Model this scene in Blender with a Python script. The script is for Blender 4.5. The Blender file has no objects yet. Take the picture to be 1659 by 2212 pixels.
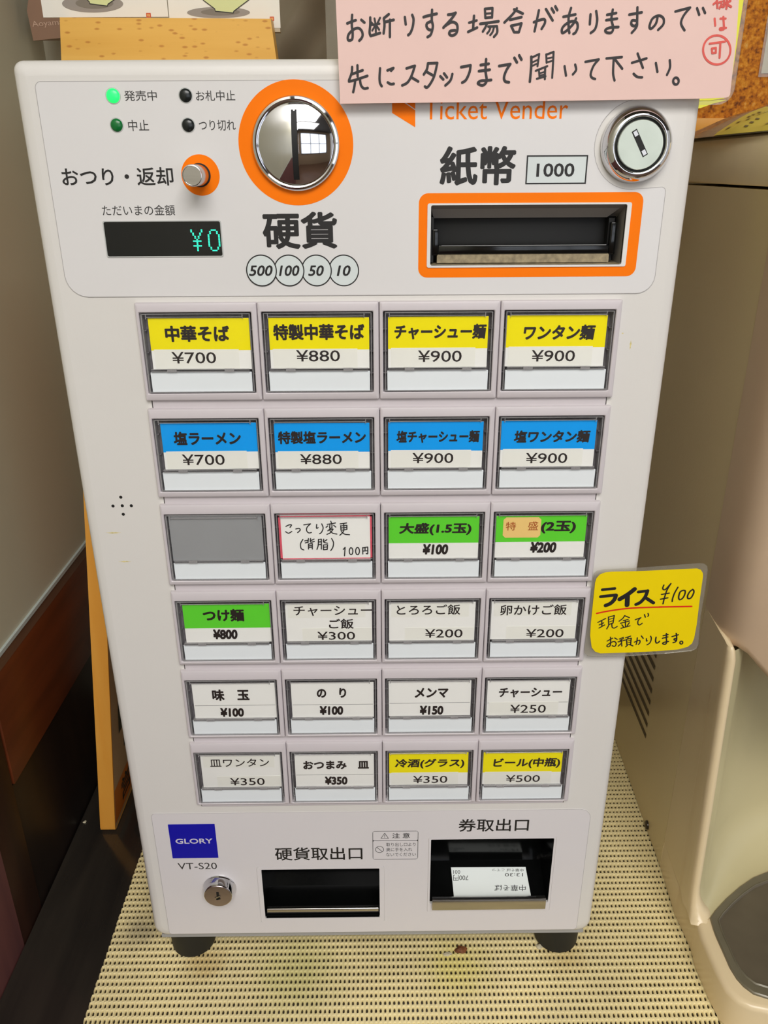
import bpy, bmesh, math, random
from mathutils import Vector, Matrix
from mathutils.geometry import tessellate_polygon

scene = bpy.context.scene
C = scene.collection
random.seed(5)

# ------------------------------------------------------------------ camera
FPX = 1734.114
CAM = Vector((-0.00083, -0.43513, 0.58135))
R = Matrix(((0.99994623, 0.00529298, -0.00891721),
            (-0.00838223, 0.91882916, -0.39456650),
            (0.00610496, 0.39462003, 0.91882412)))      # world (x, -z, y) -> camera (right, down, forward)
def ray(px, py):
    w = R.transposed() @ Vector(((px - 829.5) / FPX, (py - 1106) / FPX, 1.0))
    return Vector((w.x, w.z, -w.y))
def at(axis, val, px, py):
    """measured point of the photograph -> point on the real plane x/y/z = val"""
    w = ray(px, py)
    return CAM + w * ((val - CAM[axis]) / w[axis])
cd = bpy.data.cameras.new('camera')
cam = bpy.data.objects.new('camera', cd)
C.objects.link(cam)
cd.sensor_fit = 'VERTICAL'; cd.sensor_height = 36.0; cd.sensor_width = 27.0
cd.lens = FPX / 2212 * 36.0
cd.clip_start = 0.01
def wax(v):
    w = R.transposed() @ Vector(v)
    return Vector((w.x, w.z, -w.y))
rx, dn, fw = wax((1, 0, 0)), wax((0, 1, 0)), wax((0, 0, 1))
M = Matrix(((rx.x, -dn.x, -fw.x, CAM.x), (rx.y, -dn.y, -fw.y, CAM.y), (rx.z, -dn.z, -fw.z, CAM.z), (0, 0, 0, 1)))
cam.matrix_world = M
scene.camera = cam

# ------------------------------------------------------------------ world, lights, exposure
scene.view_settings.view_transform = 'Standard'
scene.view_settings.look = 'None'
scene.view_settings.gamma = 1.0
scene.view_settings.use_curve_mapping = False
scene.view_settings.exposure = -0.04
w = bpy.data.worlds.new('world'); scene.world = w; w.use_nodes = True
w.node_tree.nodes['Background'].inputs[0].default_value = (0.95, 0.93, 0.90, 1)
w.node_tree.nodes['Background'].inputs[1].default_value = 0.55
def area(name, loc, target, sx, sy, power, col):
    l = bpy.data.lights.new(name, 'AREA'); l.shape = 'RECTANGLE'; l.size = sx; l.size_y = sy
    l.energy = power; l.color = col
    o = bpy.data.objects.new(name, l); C.objects.link(o)
    o.location = loc
    o.rotation_euler = (Vector(target) - Vector(loc)).to_track_quat('-Z', 'Y').to_euler()
    return o
CEIL = 1.62
area('ceiling_lamp_light', (0.12, -1.30, CEIL - 0.06), (0.12, -1.30, 0), 1.2, 0.9, 38, (1.0, 0.975, 0.94))
area('ceiling_lamp_light', (0.4, -2.3, CEIL - 0.06), (0.4, -2.3, 0), 1.2, 0.9, 10, (1.0, 0.975, 0.94))
area('window_daylight', (1.25, -3.36, 0.7), (1.25, 0, 0.7), 2.3, 1.5, 20, (0.94, 0.96, 1.0))

# ------------------------------------------------------------------ materials
def lin(c):
    c = c / 255.0
    return c / 12.92 if c <= 0.04045 else ((c + 0.055) / 1.055) ** 2.4
def rgb(r, g, b): return (lin(r), lin(g), lin(b), 1.0)
def mat(name, col, rough=0.5, metal=0.0, var=0.03, scale=30.0, bump=0.0, bscale=200.0, emit=0.0, spec=0.5, coat=0.0, stretch=None):
    m = bpy.data.materials.new(name); m.use_nodes = True
    nt = m.node_tree; b = nt.nodes['Principled BSDF']
    b.inputs['Roughness'].default_value = rough
    b.inputs['Metallic'].default_value = metal
    b.inputs['Specular IOR Level'].default_value = spec
    b.inputs['Coat Weight'].default_value = coat
    tc = nt.nodes.new('ShaderNodeTexCoord')
    mp = nt.nodes.new('ShaderNodeMapping')
    if stretch: mp.inputs['Scale'].default_value = stretch
    nt.links.new(tc.outputs['Object'], mp.inputs['Vector'])
    n = nt.nodes.new('ShaderNodeTexNoise'); n.inputs['Scale'].default_value = scale; n.inputs['Detail'].default_value = 4
    nt.links.new(mp.outputs['Vector'], n.inputs['Vector'])
    mr = nt.nodes.new('ShaderNodeMapRange')
    mr.inputs['From Min'].default_value = 0.3; mr.inputs['From Max'].default_value = 0.7
    mr.inputs['To Min'].default_value = 1 - var; mr.inputs['To Max'].default_value = 1 + var
    nt.links.new(n.outputs['Fac'], mr.inputs['Value'])
    mul = nt.nodes.new('ShaderNodeVectorMath'); mul.operation = 'SCALE'
    mul.inputs[0].default_value = col[:3]
    nt.links.new(mr.outputs['Result'], mul.inputs['Scale'])
    nt.links.new(mul.outputs['Vector'], b.inputs['Base Color'])
    if bump:
        n2 = nt.nodes.new('ShaderNodeTexNoise'); n2.inputs['Scale'].default_value = bscale; n2.inputs['Detail'].default_value = 3
        nt.links.new(mp.outputs['Vector'], n2.inputs['Vector'])
        bp = nt.nodes.new('ShaderNodeBump'); bp.inputs['Strength'].default_value = bump; bp.inputs['Distance'].default_value = 0.001
        nt.links.new(n2.outputs['Fac'], bp.inputs['Height']); nt.links.new(bp.outputs['Normal'], b.inputs['Normal'])
    if emit:
        b.inputs['Emission Color'].default_value = col; b.inputs['Emission Strength'].default_value = emit
    return m
def clear(name, tint, opac, rough=0.03, gloss=1.0, body=None):
    """thin clear plastic: mostly see-through, Fresnel gloss, a little body colour"""
    m = bpy.data.materials.new(name); m.use_nodes = True
    nt = m.node_tree; nt.nodes.clear()
    out = nt.nodes.new('ShaderNodeOutputMaterial')
    tr = nt.nodes.new('ShaderNodeBsdfTransparent'); tr.inputs[0].default_value = tint
    di = nt.nodes.new('ShaderNodeBsdfDiffuse'); di.inputs[0].default_value = body or tint
    gl = nt.nodes.new('ShaderNodeBsdfGlossy'); gl.inputs['Roughness'].default_value = rough
    fr = nt.nodes.new('ShaderNodeFresnel'); fr.inputs['IOR'].default_value = 1.45
    nz = nt.nodes.new('ShaderNodeTexNoise'); nz.inputs['Scale'].default_value = 60
    ml = nt.nodes.new('ShaderNodeMath'); ml.operation = 'MULTIPLY'; ml.inputs[1].default_value = gloss
    m1 = nt.nodes.new('ShaderNodeMixShader'); m2 = nt.nodes.new('ShaderNodeMixShader')
    mr = nt.nodes.new('ShaderNodeMapRange'); mr.inputs['To Min'].default_value = opac * 0.8; mr.inputs['To Max'].default_value = opac * 1.2
    nt.links.new(nz.outputs['Fac'], mr.inputs['Value']); nt.links.new(mr.outputs['Result'], m1.inputs[0])
    nt.links.new(tr.outputs[0], m1.inputs[1]); nt.links.new(di.outputs[0], m1.inputs[2])
    nt.links.new(fr.outputs[0], ml.inputs[0]); nt.links.new(ml.outputs[0], m2.inputs[0])
    nt.links.new(m1.outputs[0], m2.inputs[1]); nt.links.new(gl.outputs[0], m2.inputs[2])
    nt.links.new(m2.outputs[0], out.inputs[0])
    return m
def wood(name, c1, c2, rough=0.45, scale=(4, 60, 60), fleck=None, fscale=(60, 60, 260)):
    m = bpy.data.materials.new(name); m.use_nodes = True
    nt = m.node_tree; b = nt.nodes['Principled BSDF']; b.inputs['Roughness'].default_value = rough
    tc = nt.nodes.new('ShaderNodeTexCoord'); mp = nt.nodes.new('ShaderNodeMapping'); mp.inputs['Scale'].default_value = scale
    n = nt.nodes.new('ShaderNodeTexNoise'); n.inputs['Scale'].default_value = 1.0; n.inputs['Detail'].default_value = 6; n.inputs['Distortion'].default_value = 0.4
    rp = nt.nodes.new('ShaderNodeValToRGB'); rp.color_ramp.elements[0].position = 0.3; rp.color_ramp.elements[1].position = 0.7
    rp.color_ramp.elements[0].color = c1; rp.color_ramp.elements[1].color = c2
    nt.links.new(tc.outputs['Object'], mp.inputs['Vector']); nt.links.new(mp.outputs['Vector'], n.inputs['Vector'])
    nt.links.new(n.outputs['Fac'], rp.inputs['Fac'])
    last = rp.outputs['Color']
    if fleck:
        mp2 = nt.nodes.new('ShaderNodeMapping'); mp2.inputs['Scale'].default_value = fscale
        v = nt.nodes.new('ShaderNodeTexVoronoi'); v.inputs['Scale'].default_value = 1.0; v.inputs['Randomness'].default_value = 1.0
        nt.links.new(tc.outputs['Object'], mp2.inputs['Vector']); nt.links.new(mp2.outputs['Vector'], v.inputs['Vector'])
        r2 = nt.nodes.new('ShaderNodeMapRange'); r2.inputs['From Min'].default_value = 0.16; r2.inputs['From Max'].default_value = 0.34
        r2.inputs['To Min'].default_value = 0.75; r2.inputs['To Max'].default_value = 0.0
        nt.links.new(v.outputs['Distance'], r2.inputs['Value'])
        gt = nt.nodes.new('ShaderNodeMath'); gt.operation = 'GREATER_THAN'; gt.inputs[1].default_value = 0.5
        sx_ = nt.nodes.new('ShaderNodeSeparateColor'); nt.links.new(v.outputs['Color'], sx_.inputs[0]); nt.links.new(sx_.outputs[0], gt.inputs[0])
        mm = nt.nodes.new('ShaderNodeMath'); mm.operation = 'MULTIPLY'; nt.links.new(r2.outputs['Result'], mm.inputs[0]); nt.links.new(gt.outputs[0], mm.inputs[1])
        mx = nt.nodes.new('ShaderNodeMix'); mx.data_type = 'RGBA'; mx.inputs['B'].default_value = fleck
        nt.links.new(mm.outputs[0], mx.inputs['Factor']); nt.links.new(last, mx.inputs['A'])
        last = mx.outputs['Result']
    nt.links.new(last, b.inputs['Base Color'])
    return m

SHELL = mat('white_enamel', rgb(221, 218, 214), 0.38, var=0.015, scale=8, bump=0.03, bscale=900)
PANEL = mat('white_print_film', rgb(222, 220, 220), 0.28, var=0.012, scale=8)
PANEL2 = mat('white_lower_film', rgb(221, 217, 219), 0.3, var=0.012, scale=8)
BEZEL = mat('lilac_grey_plastic', rgb(205, 198, 202), 0.42, var=0.015)
GREYMETAL = mat('grey_painted_base', rgb(160, 160, 160), 0.4)
RUBBER = mat('black_rubber', rgb(26, 27, 24), 0.6, var=0.15)
INK = mat('black_ink', rgb(28, 26, 26), 0.5, var=0.05)
INKTHIN = mat('soft_black_ink', rgb(52, 50, 50), 0.5, var=0.05)
MARKER = mat('black_marker', rgb(40, 36, 38), 0.55, var=0.2, scale=120)
MARKERRED = mat('red_marker', rgb(222, 88, 78), 0.55, var=0.12, scale=120)
REDLINE = mat('bright_red_marker', rgb(222, 38, 12), 0.5, var=0.08, scale=120)
ORANGE = mat('orange_print', rgb(255, 124, 0), 0.5, var=0.02, spec=0.15)
YELLOW = mat('yellow_paper', rgb(255, 240, 0), 0.55, var=0.02, spec=0.15)
BLUE = mat('blue_paper', rgb(0, 166, 255), 0.55, var=0.02, spec=0.15)
GREEN = mat('green_paper', rgb(100, 222, 52), 0.55, var=0.02, spec=0.15)
WHITE = mat('white_paper', rgb(250, 250, 246), 0.6, var=0.01)
TAPE = mat('cream_price_tape', rgb(246, 246, 238), 0.45, var=0.01)
COOLWHITE = mat('cool_white_plastic', rgb(232, 238, 242), 0.35, var=0.01)
CREAM = mat('cream_sticker', rgb(250, 212, 130), 0.5, var=0.02)
BROWNINK = mat('brown_ink', rgb(176, 84, 20), 0.5)
LABELINK = mat('label_ink', rgb(30, 18, 14), 0.5)
PINKRED = mat('pink_red_marker', rgb(228, 88, 108), 0.5, var=0.15, scale=200)
CAVITY = mat('dark_button_well', rgb(122, 118, 122), 0.5, var=0.25, scale=260)
BLANK = mat('grey_blank_insert', rgb(158, 160, 162), 0.35, var=0.03)
CHROME = mat('chrome', rgb(215, 215, 218), 0.05, 1.0, var=0.02)
STEEL = mat('brushed_steel', rgb(190, 186, 182), 0.22, 1.0, var=0.06, stretch=(1, 1, 40))
DISC = mat('pale_lock_metal', rgb(186, 190, 174), 0.3, 0.9, var=0.08, scale=60)
BLACK = mat('gloss_black', rgb(10, 11, 11), 0.12, var=0.1)
MIRROR = mat('polished_black_wall', rgb(120, 120, 120), 0.03, 1.0, var=0.01)
BLACKM = mat('matt_black', rgb(12, 12, 12), 0.6, var=0.1)
DUSTY = mat('dusty_slot_floor', rgb(150, 136, 108), 0.6, var=0.3, scale=400)
SLOTWHITE = mat('slot_frame_white', rgb(226, 224, 222), 0.35)
SLOTGREY = mat('slot_inner_grey', rgb(150, 146, 142), 0.35)
LEDON = mat('green_lamp_lit', (0.02, 0.95, 0.16, 1), 0.3, emit=0.85)
LEDGREEN = mat('green_lamp_unlit', rgb(4, 110, 48), 0.25)
LEDBLACK = mat('dark_lamp_unlit', rgb(22, 28, 28), 0.25)
LEDRING = mat('lamp_rim', rgb(186, 188, 186), 0.4)
GLOW = mat('teal_display_dot', (0.03, 0.75, 0.5, 1), 0.4, emit=0.8)
NAVY = mat('navy_badge', rgb(16, 16, 168), 0.35, var=0.01)
BADGEINK = mat('badge_ink', rgb(214, 210, 224), 0.4)
COIN = mat('coin_icon_fill', rgb(214, 222, 222), 0.35)
PINK = mat('pink_paper', rgb(234, 200, 192), 0.6, var=0.02, scale=20)
NEON = mat('neon_yellow_paper', rgb(240, 238, 70), 0.5, var=0.02)
NOTEY = mat('yellow_note_paper', rgb(240, 212, 4), 0.5, var=0.02, spec=0.2)
LAMIN = clear('laminate_film', (0.93, 0.92, 0.88, 1), 0.14, 0.08, 1.0, (0.75, 0.72, 0.64, 1))
COVER = clear('clear_button_cover', (0.995, 0.995, 0.995, 1), 0.004, 0.04, 0.22)
RIM = clear('clear_cover_rim', (0.90, 0.89, 0.90, 1), 0.34, 0.08, 0.8, (0.66, 0.65, 0.66, 1))
CREASE = clear('clear_crease', (0.9, 0.9, 0.9, 1), 0.35, 0.05, 1.0, (0.66, 0.66, 0.66, 1))
WALLP = mat('beige_grey_plaster', rgb(202, 198, 174), 0.42, var=0.05, scale=3, bump=0.05, bscale=40)
TRIMM = mat('silver_trim', rgb(190, 200, 196), 0.35, var=0.05)
CAPWOOD = wood('brown_cap_wood', rgb(104, 74, 56), rgb(120, 88, 66), 0.45, (60, 5, 60))
REDWOOD = wood('reddish_dark_wood', rgb(84, 38, 16), rgb(108, 50, 22), 0.4, (60, 5, 60))
BLACKWOOD = wood('black_wood', rgb(20, 15, 13), rgb(34, 24, 20), 0.4, (60, 60, 5))
DARKWOOD = wood('dark_brown_wood', rgb(38, 20, 14), rgb(52, 28, 18), 0.4, (60, 60, 5))
MAROON = wood('maroon_wood', rgb(98, 60, 60), rgb(120, 74, 70), 0.45, (60, 60, 6))
COUNTER = wood('dark_counter_wood', rgb(36, 33, 30), rgb(52, 47, 41), 0.17, (50, 5, 60))
SIGNWOOD = wood('light_sign_wood', rgb(244, 166, 62), rgb(252, 182, 78), 0.5, (70, 70, 8))
SIGNFACE = mat('tan_sign_face', rgb(196, 160, 120), 0.5, var=0.05)
BEECH = wood('flecked_beech', rgb(224, 168, 70), rgb(236, 184, 88), 0.45, (6, 60, 120), rgb(184, 112, 34), (150, 150, 400))
CARD = mat('menu_card_paper', rgb(236, 232, 222), 0.5, var=0.01)
CARDEDGE = mat('card_stack_edge', rgb(190, 176, 152), 0.6)
BOWL = mat('pale_green_bowl', rgb(214, 220, 158), 0.5)
SHADOWINK = mat('printed_grey_oval', rgb(150, 142, 134), 0.5)
SHADOWINK2 = mat('printed_dark_oval', rgb(124, 116, 104), 0.5)
SEAL = mat('red_seal', rgb(206, 82, 40), 0.5)
SEALINK = mat('seal_ink', rgb(250, 200, 120), 0.5)
BAGBROWN = mat('brown_bag_paper', rgb(150, 116, 92), 0.5, var=0.06)
BAGINK = mat('bag_lettering', rgb(206, 172, 148), 0.5)
SATIN = mat('taupe_plastic', rgb(150, 138, 118), 0.3, var=0.06, scale=12)
BEIGE = mat('beige_appliance', rgb(222, 204, 160), 0.3, var=0.02, scale=6, bump=0.12, bscale=700)
BEIGEL = mat('beige_front_shell', rgb(226, 206, 168), 0.27, var=0.02, scale=6)
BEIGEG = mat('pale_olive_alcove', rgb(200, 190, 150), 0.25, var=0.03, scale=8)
NOSE = mat('pinkish_beige_head', rgb(216, 190, 162), 0.3, var=0.02)
TRAY = mat('grey_metal_tray', rgb(112, 106, 88), 0.28, 0.1, var=0.08, scale=60)
TRAYD = mat('dark_tray_plate', rgb(92, 84, 70), 0.35, 0.0, var=0.12, scale=40)
FILM = clear('cloudy_film', (0.8, 0.78, 0.7, 1), 0.75, 0.10, 1.0, (0.56, 0.50, 0.37, 1))
MATTER = mat('liner_foam', rgb(234, 218, 166), 0.6, var=0.10, scale=14)
CRUMB = mat('brown_crumb', rgb(110, 62, 28), 0.7, var=0.4, scale=400)
CRUMBW = mat('pale_crumb', rgb(196, 186, 158), 0.7, var=0.2)
PAINT = mat('room_wall_paint', rgb(150, 128, 104), 0.7)
CEILM = mat('ceiling_boards', rgb(72, 64, 56), 0.7)
FLOORM = mat('floor_tiles', rgb(104, 78, 62), 0.4, var=0.1, scale=3)
FRAMEM = mat('window_frame_paint', rgb(90, 88, 86), 0.4)
PANE = clear('window_glass', (0.95, 0.97, 1, 1), 0.02, 0.02, 1.0)

def cork():
    m = bpy.data.materials.new('cork'); m.use_nodes = True
    nt = m.node_tree; b = nt.nodes['Principled BSDF']; b.inputs['Roughness'].default_value = 0.8
    tc = nt.nodes.new('ShaderNodeTexCoord')
    v = nt.nodes.new('ShaderNodeTexVoronoi'); v.inputs['Scale'].default_value = 420
    n = nt.nodes.new('ShaderNodeTexNoise'); n.inputs['Scale'].default_value = 300; n.inputs['Detail'].default_value = 6
    nt.links.new(tc.outputs['Object'], v.inputs['Vector']); nt.links.new(tc.outputs['Object'], n.inputs['Vector'])
    rp = nt.nodes.new('ShaderNodeValToRGB')
    e = rp.color_ramp.elements
    e[0].position = 0.30; e[0].color = rgb(120, 60, 6); e[1].position = 0.62; e[1].color = rgb(226, 146, 30)
    x = rp.color_ramp.elements.new(0.45); x.color = rgb(196, 112, 12)
    y = rp.color_ramp.elements.new(0.8); y.color = rgb(232, 178, 92)
    mx = nt.nodes.new('ShaderNodeMix'); mx.data_type = 'RGBA'; mx.blend_type = 'MULTIPLY'; mx.inputs['Factor'].default_value = 0.12
    nt.links.new(n.outputs['Fac'], rp.inputs['Fac']); nt.links.new(rp.outputs[0], mx.inputs['A']); nt.links.new(v.outputs['Distance'], mx.inputs['B'])
    nt.links.new(mx.outputs['Result'], b.inputs['Base Color'])
    return m
CORK = cork()
def stain_mat():
    m = MATTER; nt = m.node_tree; b = nt.nodes['Principled BSDF']
    src = b.inputs['Base Color'].links[0].from_socket
    tc = nt.nodes.new('ShaderNodeTexCoord')
    last = src
    # yellow and brown stains with a place of their own on the liner
    for (x, y, r, col, k) in ((at(2, 0.003, 985, 2090).x, at(2, 0.003, 985, 2090).y, 0.030, rgb(218, 206, 96), 0.5),
                              (at(2, 0.003, 640, 2100).x, at(2, 0.003, 640, 2100).y, 0.04, rgb(186, 184, 110), 0.5),
                              (at(2, 0.003, 440, 2075).x, at(2, 0.003, 440, 2075).y, 0.022, rgb(186, 150, 74), 0.45),
                              (at(2, 0.003, 1215, 2060).x, at(2, 0.003, 1215, 2060).y, 0.022, rgb(186, 154, 74), 0.4),
                              (at(2, 0.003, 300, 2010).x, at(2, 0.003, 300, 2010).y, 0.02, rgb(150, 138, 112), 0.6)):
        d = nt.nodes.new('ShaderNodeVectorMath'); d.operation = 'DISTANCE'; d.inputs[1].default_value = (x, y, 0.002)
        nt.links.new(tc.outputs['Object'], d.inputs[0])
        nz = nt.nodes.new('ShaderNodeTexNoise'); nz.inputs['Scale'].default_value = 90
        nt.links.new(tc.outputs['Object'], nz.inputs['Vector'])
        ad = nt.nodes.new('ShaderNodeMath'); ad.operation = 'MULTIPLY_ADD'; ad.inputs[1].default_value = r * 0.9; 
        nt.links.new(nz.outputs['Fac'], ad.inputs[0]); nt.links.new(d.outputs['Value'], ad.inputs[2])
        mr = nt.nodes.new('ShaderNodeMapRange'); mr.inputs['From Min'].default_value = r * 0.7; mr.inputs['From Max'].default_value = r * 1.5
        mr.inputs['To Min'].default_value = k; mr.inputs['To Max'].default_value = 0
        nt.links.new(ad.outputs[0], mr.inputs['Value'])
        mx = nt.nodes.new('ShaderNodeMix'); mx.data_type = 'RGBA'; mx.inputs['B'].default_value = col
        nt.links.new(mr.outputs['Result'], mx.inputs['Factor']); nt.links.new(last, mx.inputs['A']); last = mx.outputs['Result']
    nt.links.new(last, b.inputs['Base Color'])
stain_mat()

# ------------------------------------------------------------------ object helpers
def link(name, me, m, parent=None, smooth=None):
    if m is not None and not me.materials: me.materials.append(m)
    if smooth is not None:
        for p in me.polygons: p.use_smooth = True
        me.set_sharp_from_angle(angle=math.radians(smooth))
    o = bpy.data.objects.new(name, me); C.objects.link(o)
    if parent is not None: o.parent = parent
    return o
def mesh(name, verts, faces, m, parent=None, smooth=None, fix=False):
    me = bpy.data.meshes.new(name); me.from_pydata([tuple(v) for v in verts], [], faces)
    if fix:
        bm = bmesh.new(); bm.from_mesh(me); bmesh.ops.recalc_face_normals(bm, faces=bm.faces); bm.to_mesh(me); bm.free()
    me.update()
    return link(name, me, m, parent, smooth)
def tag(o, label=None, cat=None, group=None, kind=None):
    if label: o['label'] = label
    if cat: o['category'] = cat
    if group: o['group'] = group
    if kind: o['kind'] = kind
    return o
def empty(name, loc=(0, 0, 0)):
    o = bpy.data.objects.new(name, None); o.empty_display_size = 0.02; C.objects.link(o); o.location = loc
    return o
def boxes(name, bl, m, parent=None, bevel=0.0, seg=2):
    bm = bmesh.new()
    for (x0, x1, y0, y1, z0, z1) in bl:
        r = bmesh.ops.create_cube(bm, size=1.0)
        for v in r['verts']:
            v.co = Vector(((x0 + x1) / 2 + v.co.x * (x1 - x0), (y0 + y1) / 2 + v.co.y * (y1 - y0), (z0 + z1) / 2 + v.co.z * (z1 - z0)))
    if bevel:
        bmesh.ops.bevel(bm, geom=list(bm.edges), offset=bevel, segments=seg, affect='EDGES', profile=0.5)
    me = bpy.data.meshes.new(name); bm.to_mesh(me); bm.free()
    return link(name, me, m, parent, 40 if bevel else None)
def rr(x0, x1, z0, z1, r=0.0, n=6, rs=None):
    """rounded rectangle loop, counter-clockwise in x,z; rs = radii (bl, br, tr, tl)"""
    rs = rs or (r, r, r, r)
    out = []
    for (cx, cz, a, q) in ((x0, z0, 180, rs[0]), (x1, z0, 270, rs[1]), (x1, z1, 0, rs[2]), (x0, z1, 90, rs[3])):
        sx = 1 if cx == x0 else -1; sz = 1 if cz == z0 else -1
        ox, oz = cx + sx * q, cz + sz * q
        for k in range(n + 1):
            t = math.radians(a + 90 * k / n)
            out.append((ox + q * math.cos(t), oz + q * math.sin(t)))
    return out
def circ(cx, cz, r, n=48, rz=None):
    rz = rz or r
    return [(cx + r * math.cos(2 * math.pi * k / n), cz + rz * math.sin(2 * math.pi * k / n)) for k in range(n)]
def plate(name, loops, y0, y1, m, parent=None, smooth=None, back=True):
    """flat plate in the x-z plane, front at y0, back at y1; loops[1:] are holes"""
    L = []
    for lp in loops:                     # drop repeated points
        q = []
        for p in lp:
            if not q or (abs(p[0] - q[-1][0]) + abs(p[1] - q[-1][1])) > 1e-7: q.append(p)
        if abs(q[0][0] - q[-1][0]) + abs(q[0][1] - q[-1][1]) < 1e-7: q.pop()
        L.append(q)
    tris = tessellate_polygon([[Vector((p[0], p[1], 0)) for p in q] for q in L])
    flat = [p for q in L for p in q]; n = len(flat)
    v = [(p[0], y0, p[1]) for p in flat] + [(p[0], y1, p[1]) for p in flat]
    f = []
    for t in tris:
        a, b, c = [Vector(flat[i]) for i in t]
        cr = (b - a).cross(c - a) if hasattr((b - a), 'cross') else 0
        cr = cr if isinstance(cr, float) else cr.z
        t = tuple(t) if cr > 0 else tuple(reversed(t))
        f.append(t)
        if back: f.append(tuple(i + n for i in reversed(t)))
    k = 0
    for li, q in enumerate(L):
        m_ = len(q)
        ar = sum(q[i][0] * q[(i + 1) % m_][1] - q[(i + 1) % m_][0] * q[i][1] for i in range(m_))
        fl = (ar > 0) != (li > 0)
        for i in range(m_):
            a, b = k + i, k + (i + 1) % m_
            f.append((a, a + n, b + n, b) if fl else (a, b, b + n, a + n))
        k += m_
    return mesh(name, v, f, m, parent, smooth)
def loft(name, rings, m, parent=None, smooth=35, cap0=False, cap1=True, closed=True):
    """rings: lists of 3-D points of equal length"""
    n = len(rings[0]); v = [p for r in rings for p in r]; f = []
    for k in range(len(rings) - 1):
        for i in range(n if closed else n - 1):
            j = (i + 1) % n
            f.append((k * n + i, (k + 1) * n + i, (k + 1) * n + j, k * n + j))
    if cap0: f.append(tuple(range(n)))
    if cap1: f.append(tuple((len(rings) - 1) * n + i for i in reversed(range(n))))
    return mesh(name, v, f, m, parent, smooth, fix=closed)
def lathe(name, cx, cz, prof, m, parent=None, n=64, smooth=30, cap=True):
    """prof: (radius, y) from back to front, axis along y"""
    rings = [[(cx + r * math.cos(2 * math.pi * k / n), y, cz + r * math.sin(2 * math.pi * k / n)) for k in range(n)] for (r, y) in prof]
    return loft(name, rings, m, parent, smooth, cap0=False, cap1=cap)
def linebox(name, pts, y0, y1, wd, m, parent=None, closed=False):
    pass
# ---- lettering: glyphs of Blender's built-in font turned into flat meshes
_cache = {}
def glyphs(s, shear, space):
    key = (s, shear, space)
    if key not in _cache:
        c = bpy.data.curves.new('t', 'FONT'); c.body = s; c.shear = shear; c.space_character = space
        c.resolution_u = 3
        o = bpy.data.objects.new('t', c); C.objects.link(o)
        bpy.context.view_layer.update()
        me = bpy.data.meshes.new_from_object(o.evaluated_get(bpy.context.evaluated_depsgraph_get()))
        bpy.data.objects.remove(o); bpy.data.curves.remove(c)
        _cache[key] = ([(v.co.x, v.co.y) for v in me.vertices], [tuple(p.vertices) for p in me.polygons])
        bpy.data.meshes.remove(me)
    return _cache[key]
def text_quad(s, bl, br, tr, tl, m, parent, bold=0.0, shear=0.0, space=1.0, name='lettering'):
    """bold thickens the strokes with copies of the glyphs shifted by bold (in em), each a hair in front of the last"""
    vs, fs = glyphs(s, shear, space)
    bl, br, tr, tl = map(Vector, (bl, br, tr, tl))
    xs = [p[0] for p in vs]; ys = [p[1] for p in vs]
    x0, x1, y0, y1 = min(xs) - bold, max(xs) + bold, min(ys) - bold, max(ys) + bold
    nrm = (br - bl).cross(tl - bl).normalized()
    k = 0 if bold <= 0.001 else (4 if bold < 0.01 else 8)
    sh = [(0.0, 0.0)] + [(bold * math.cos(2 * math.pi * i / k + .39), bold * math.sin(2 * math.pi * i / k + .39)) for i in range(k)]
    if bold > 0.03: sh += [(bold * .5 * math.cos(2 * math.pi * i / 4), bold * .5 * math.sin(2 * math.pi * i / 4)) for i in range(4)]
    out, faces = [], []
    for n_, (dx, dy) in enumerate(sh):
        b0 = len(out); lift_ = nrm * (n_ * 3e-6)
        for (x, y) in vs:
            u, v = (x + dx - x0) / (x1 - x0), (y + dy - y0) / (y1 - y0)
            out.append((bl * (1 - u) + br * u) * (1 - v) + (tl * (1 - u) + tr * u) * v + lift_)
        faces += [tuple(b0 + q for q in f) for f in fs]
    return mesh(name, out, faces, m, parent)
def text_face(s, x0, x1, y0, y1, m, parent, Y, bold=0.0, shear=0.0, space=1.0, org=(0, 0), sc=1.0, name='lettering'):
    """ink box given in photograph pixels (or in a zoomed crop: origin org, factor sc) on plane y=Y"""
    x0, x1 = org[0] + x0 / sc, org[0] + x1 / sc
    y0, y1 = org[1] + y0 / sc, org[1] + y1 / sc
    my, mx = (y0 + y1) / 2, (x0 + x1) / 2
    X0, X1 = at(1, Y, x0, my).x, at(1, Y, x1, my).x
    Z1, Z0 = at(1, Y, mx, y0).z, at(1, Y, mx, y1).z
    return text_quad(s, (X0, Y, Z0), (X1, Y, Z0), (X1, Y, Z1), (X0, Y, Z1), m, parent, bold, shear, space, name)
def smoothline(p, n=5):
    if len(p) < 3: return p
    q = [p[0]] + list(p) + [p[-1]]; out = []
    for i in range(1, len(q) - 2):
        for k in range(n):
            t = k / n
            out.append(tuple(0.5 * ((2 * q[i][a]) + (-q[i - 1][a] + q[i + 1][a]) * t + (2 * q[i - 1][a] - 5 * q[i][a] + 4 * q[i + 1][a] - q[i + 2][a]) * t * t
                             + (-q[i - 1][a] + 3 * q[i][a] - 3 * q[i + 1][a] + q[i + 2][a]) * t ** 3) for a in (0, 1)))
    out.append(tuple(p[-1]))
    return out
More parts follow.
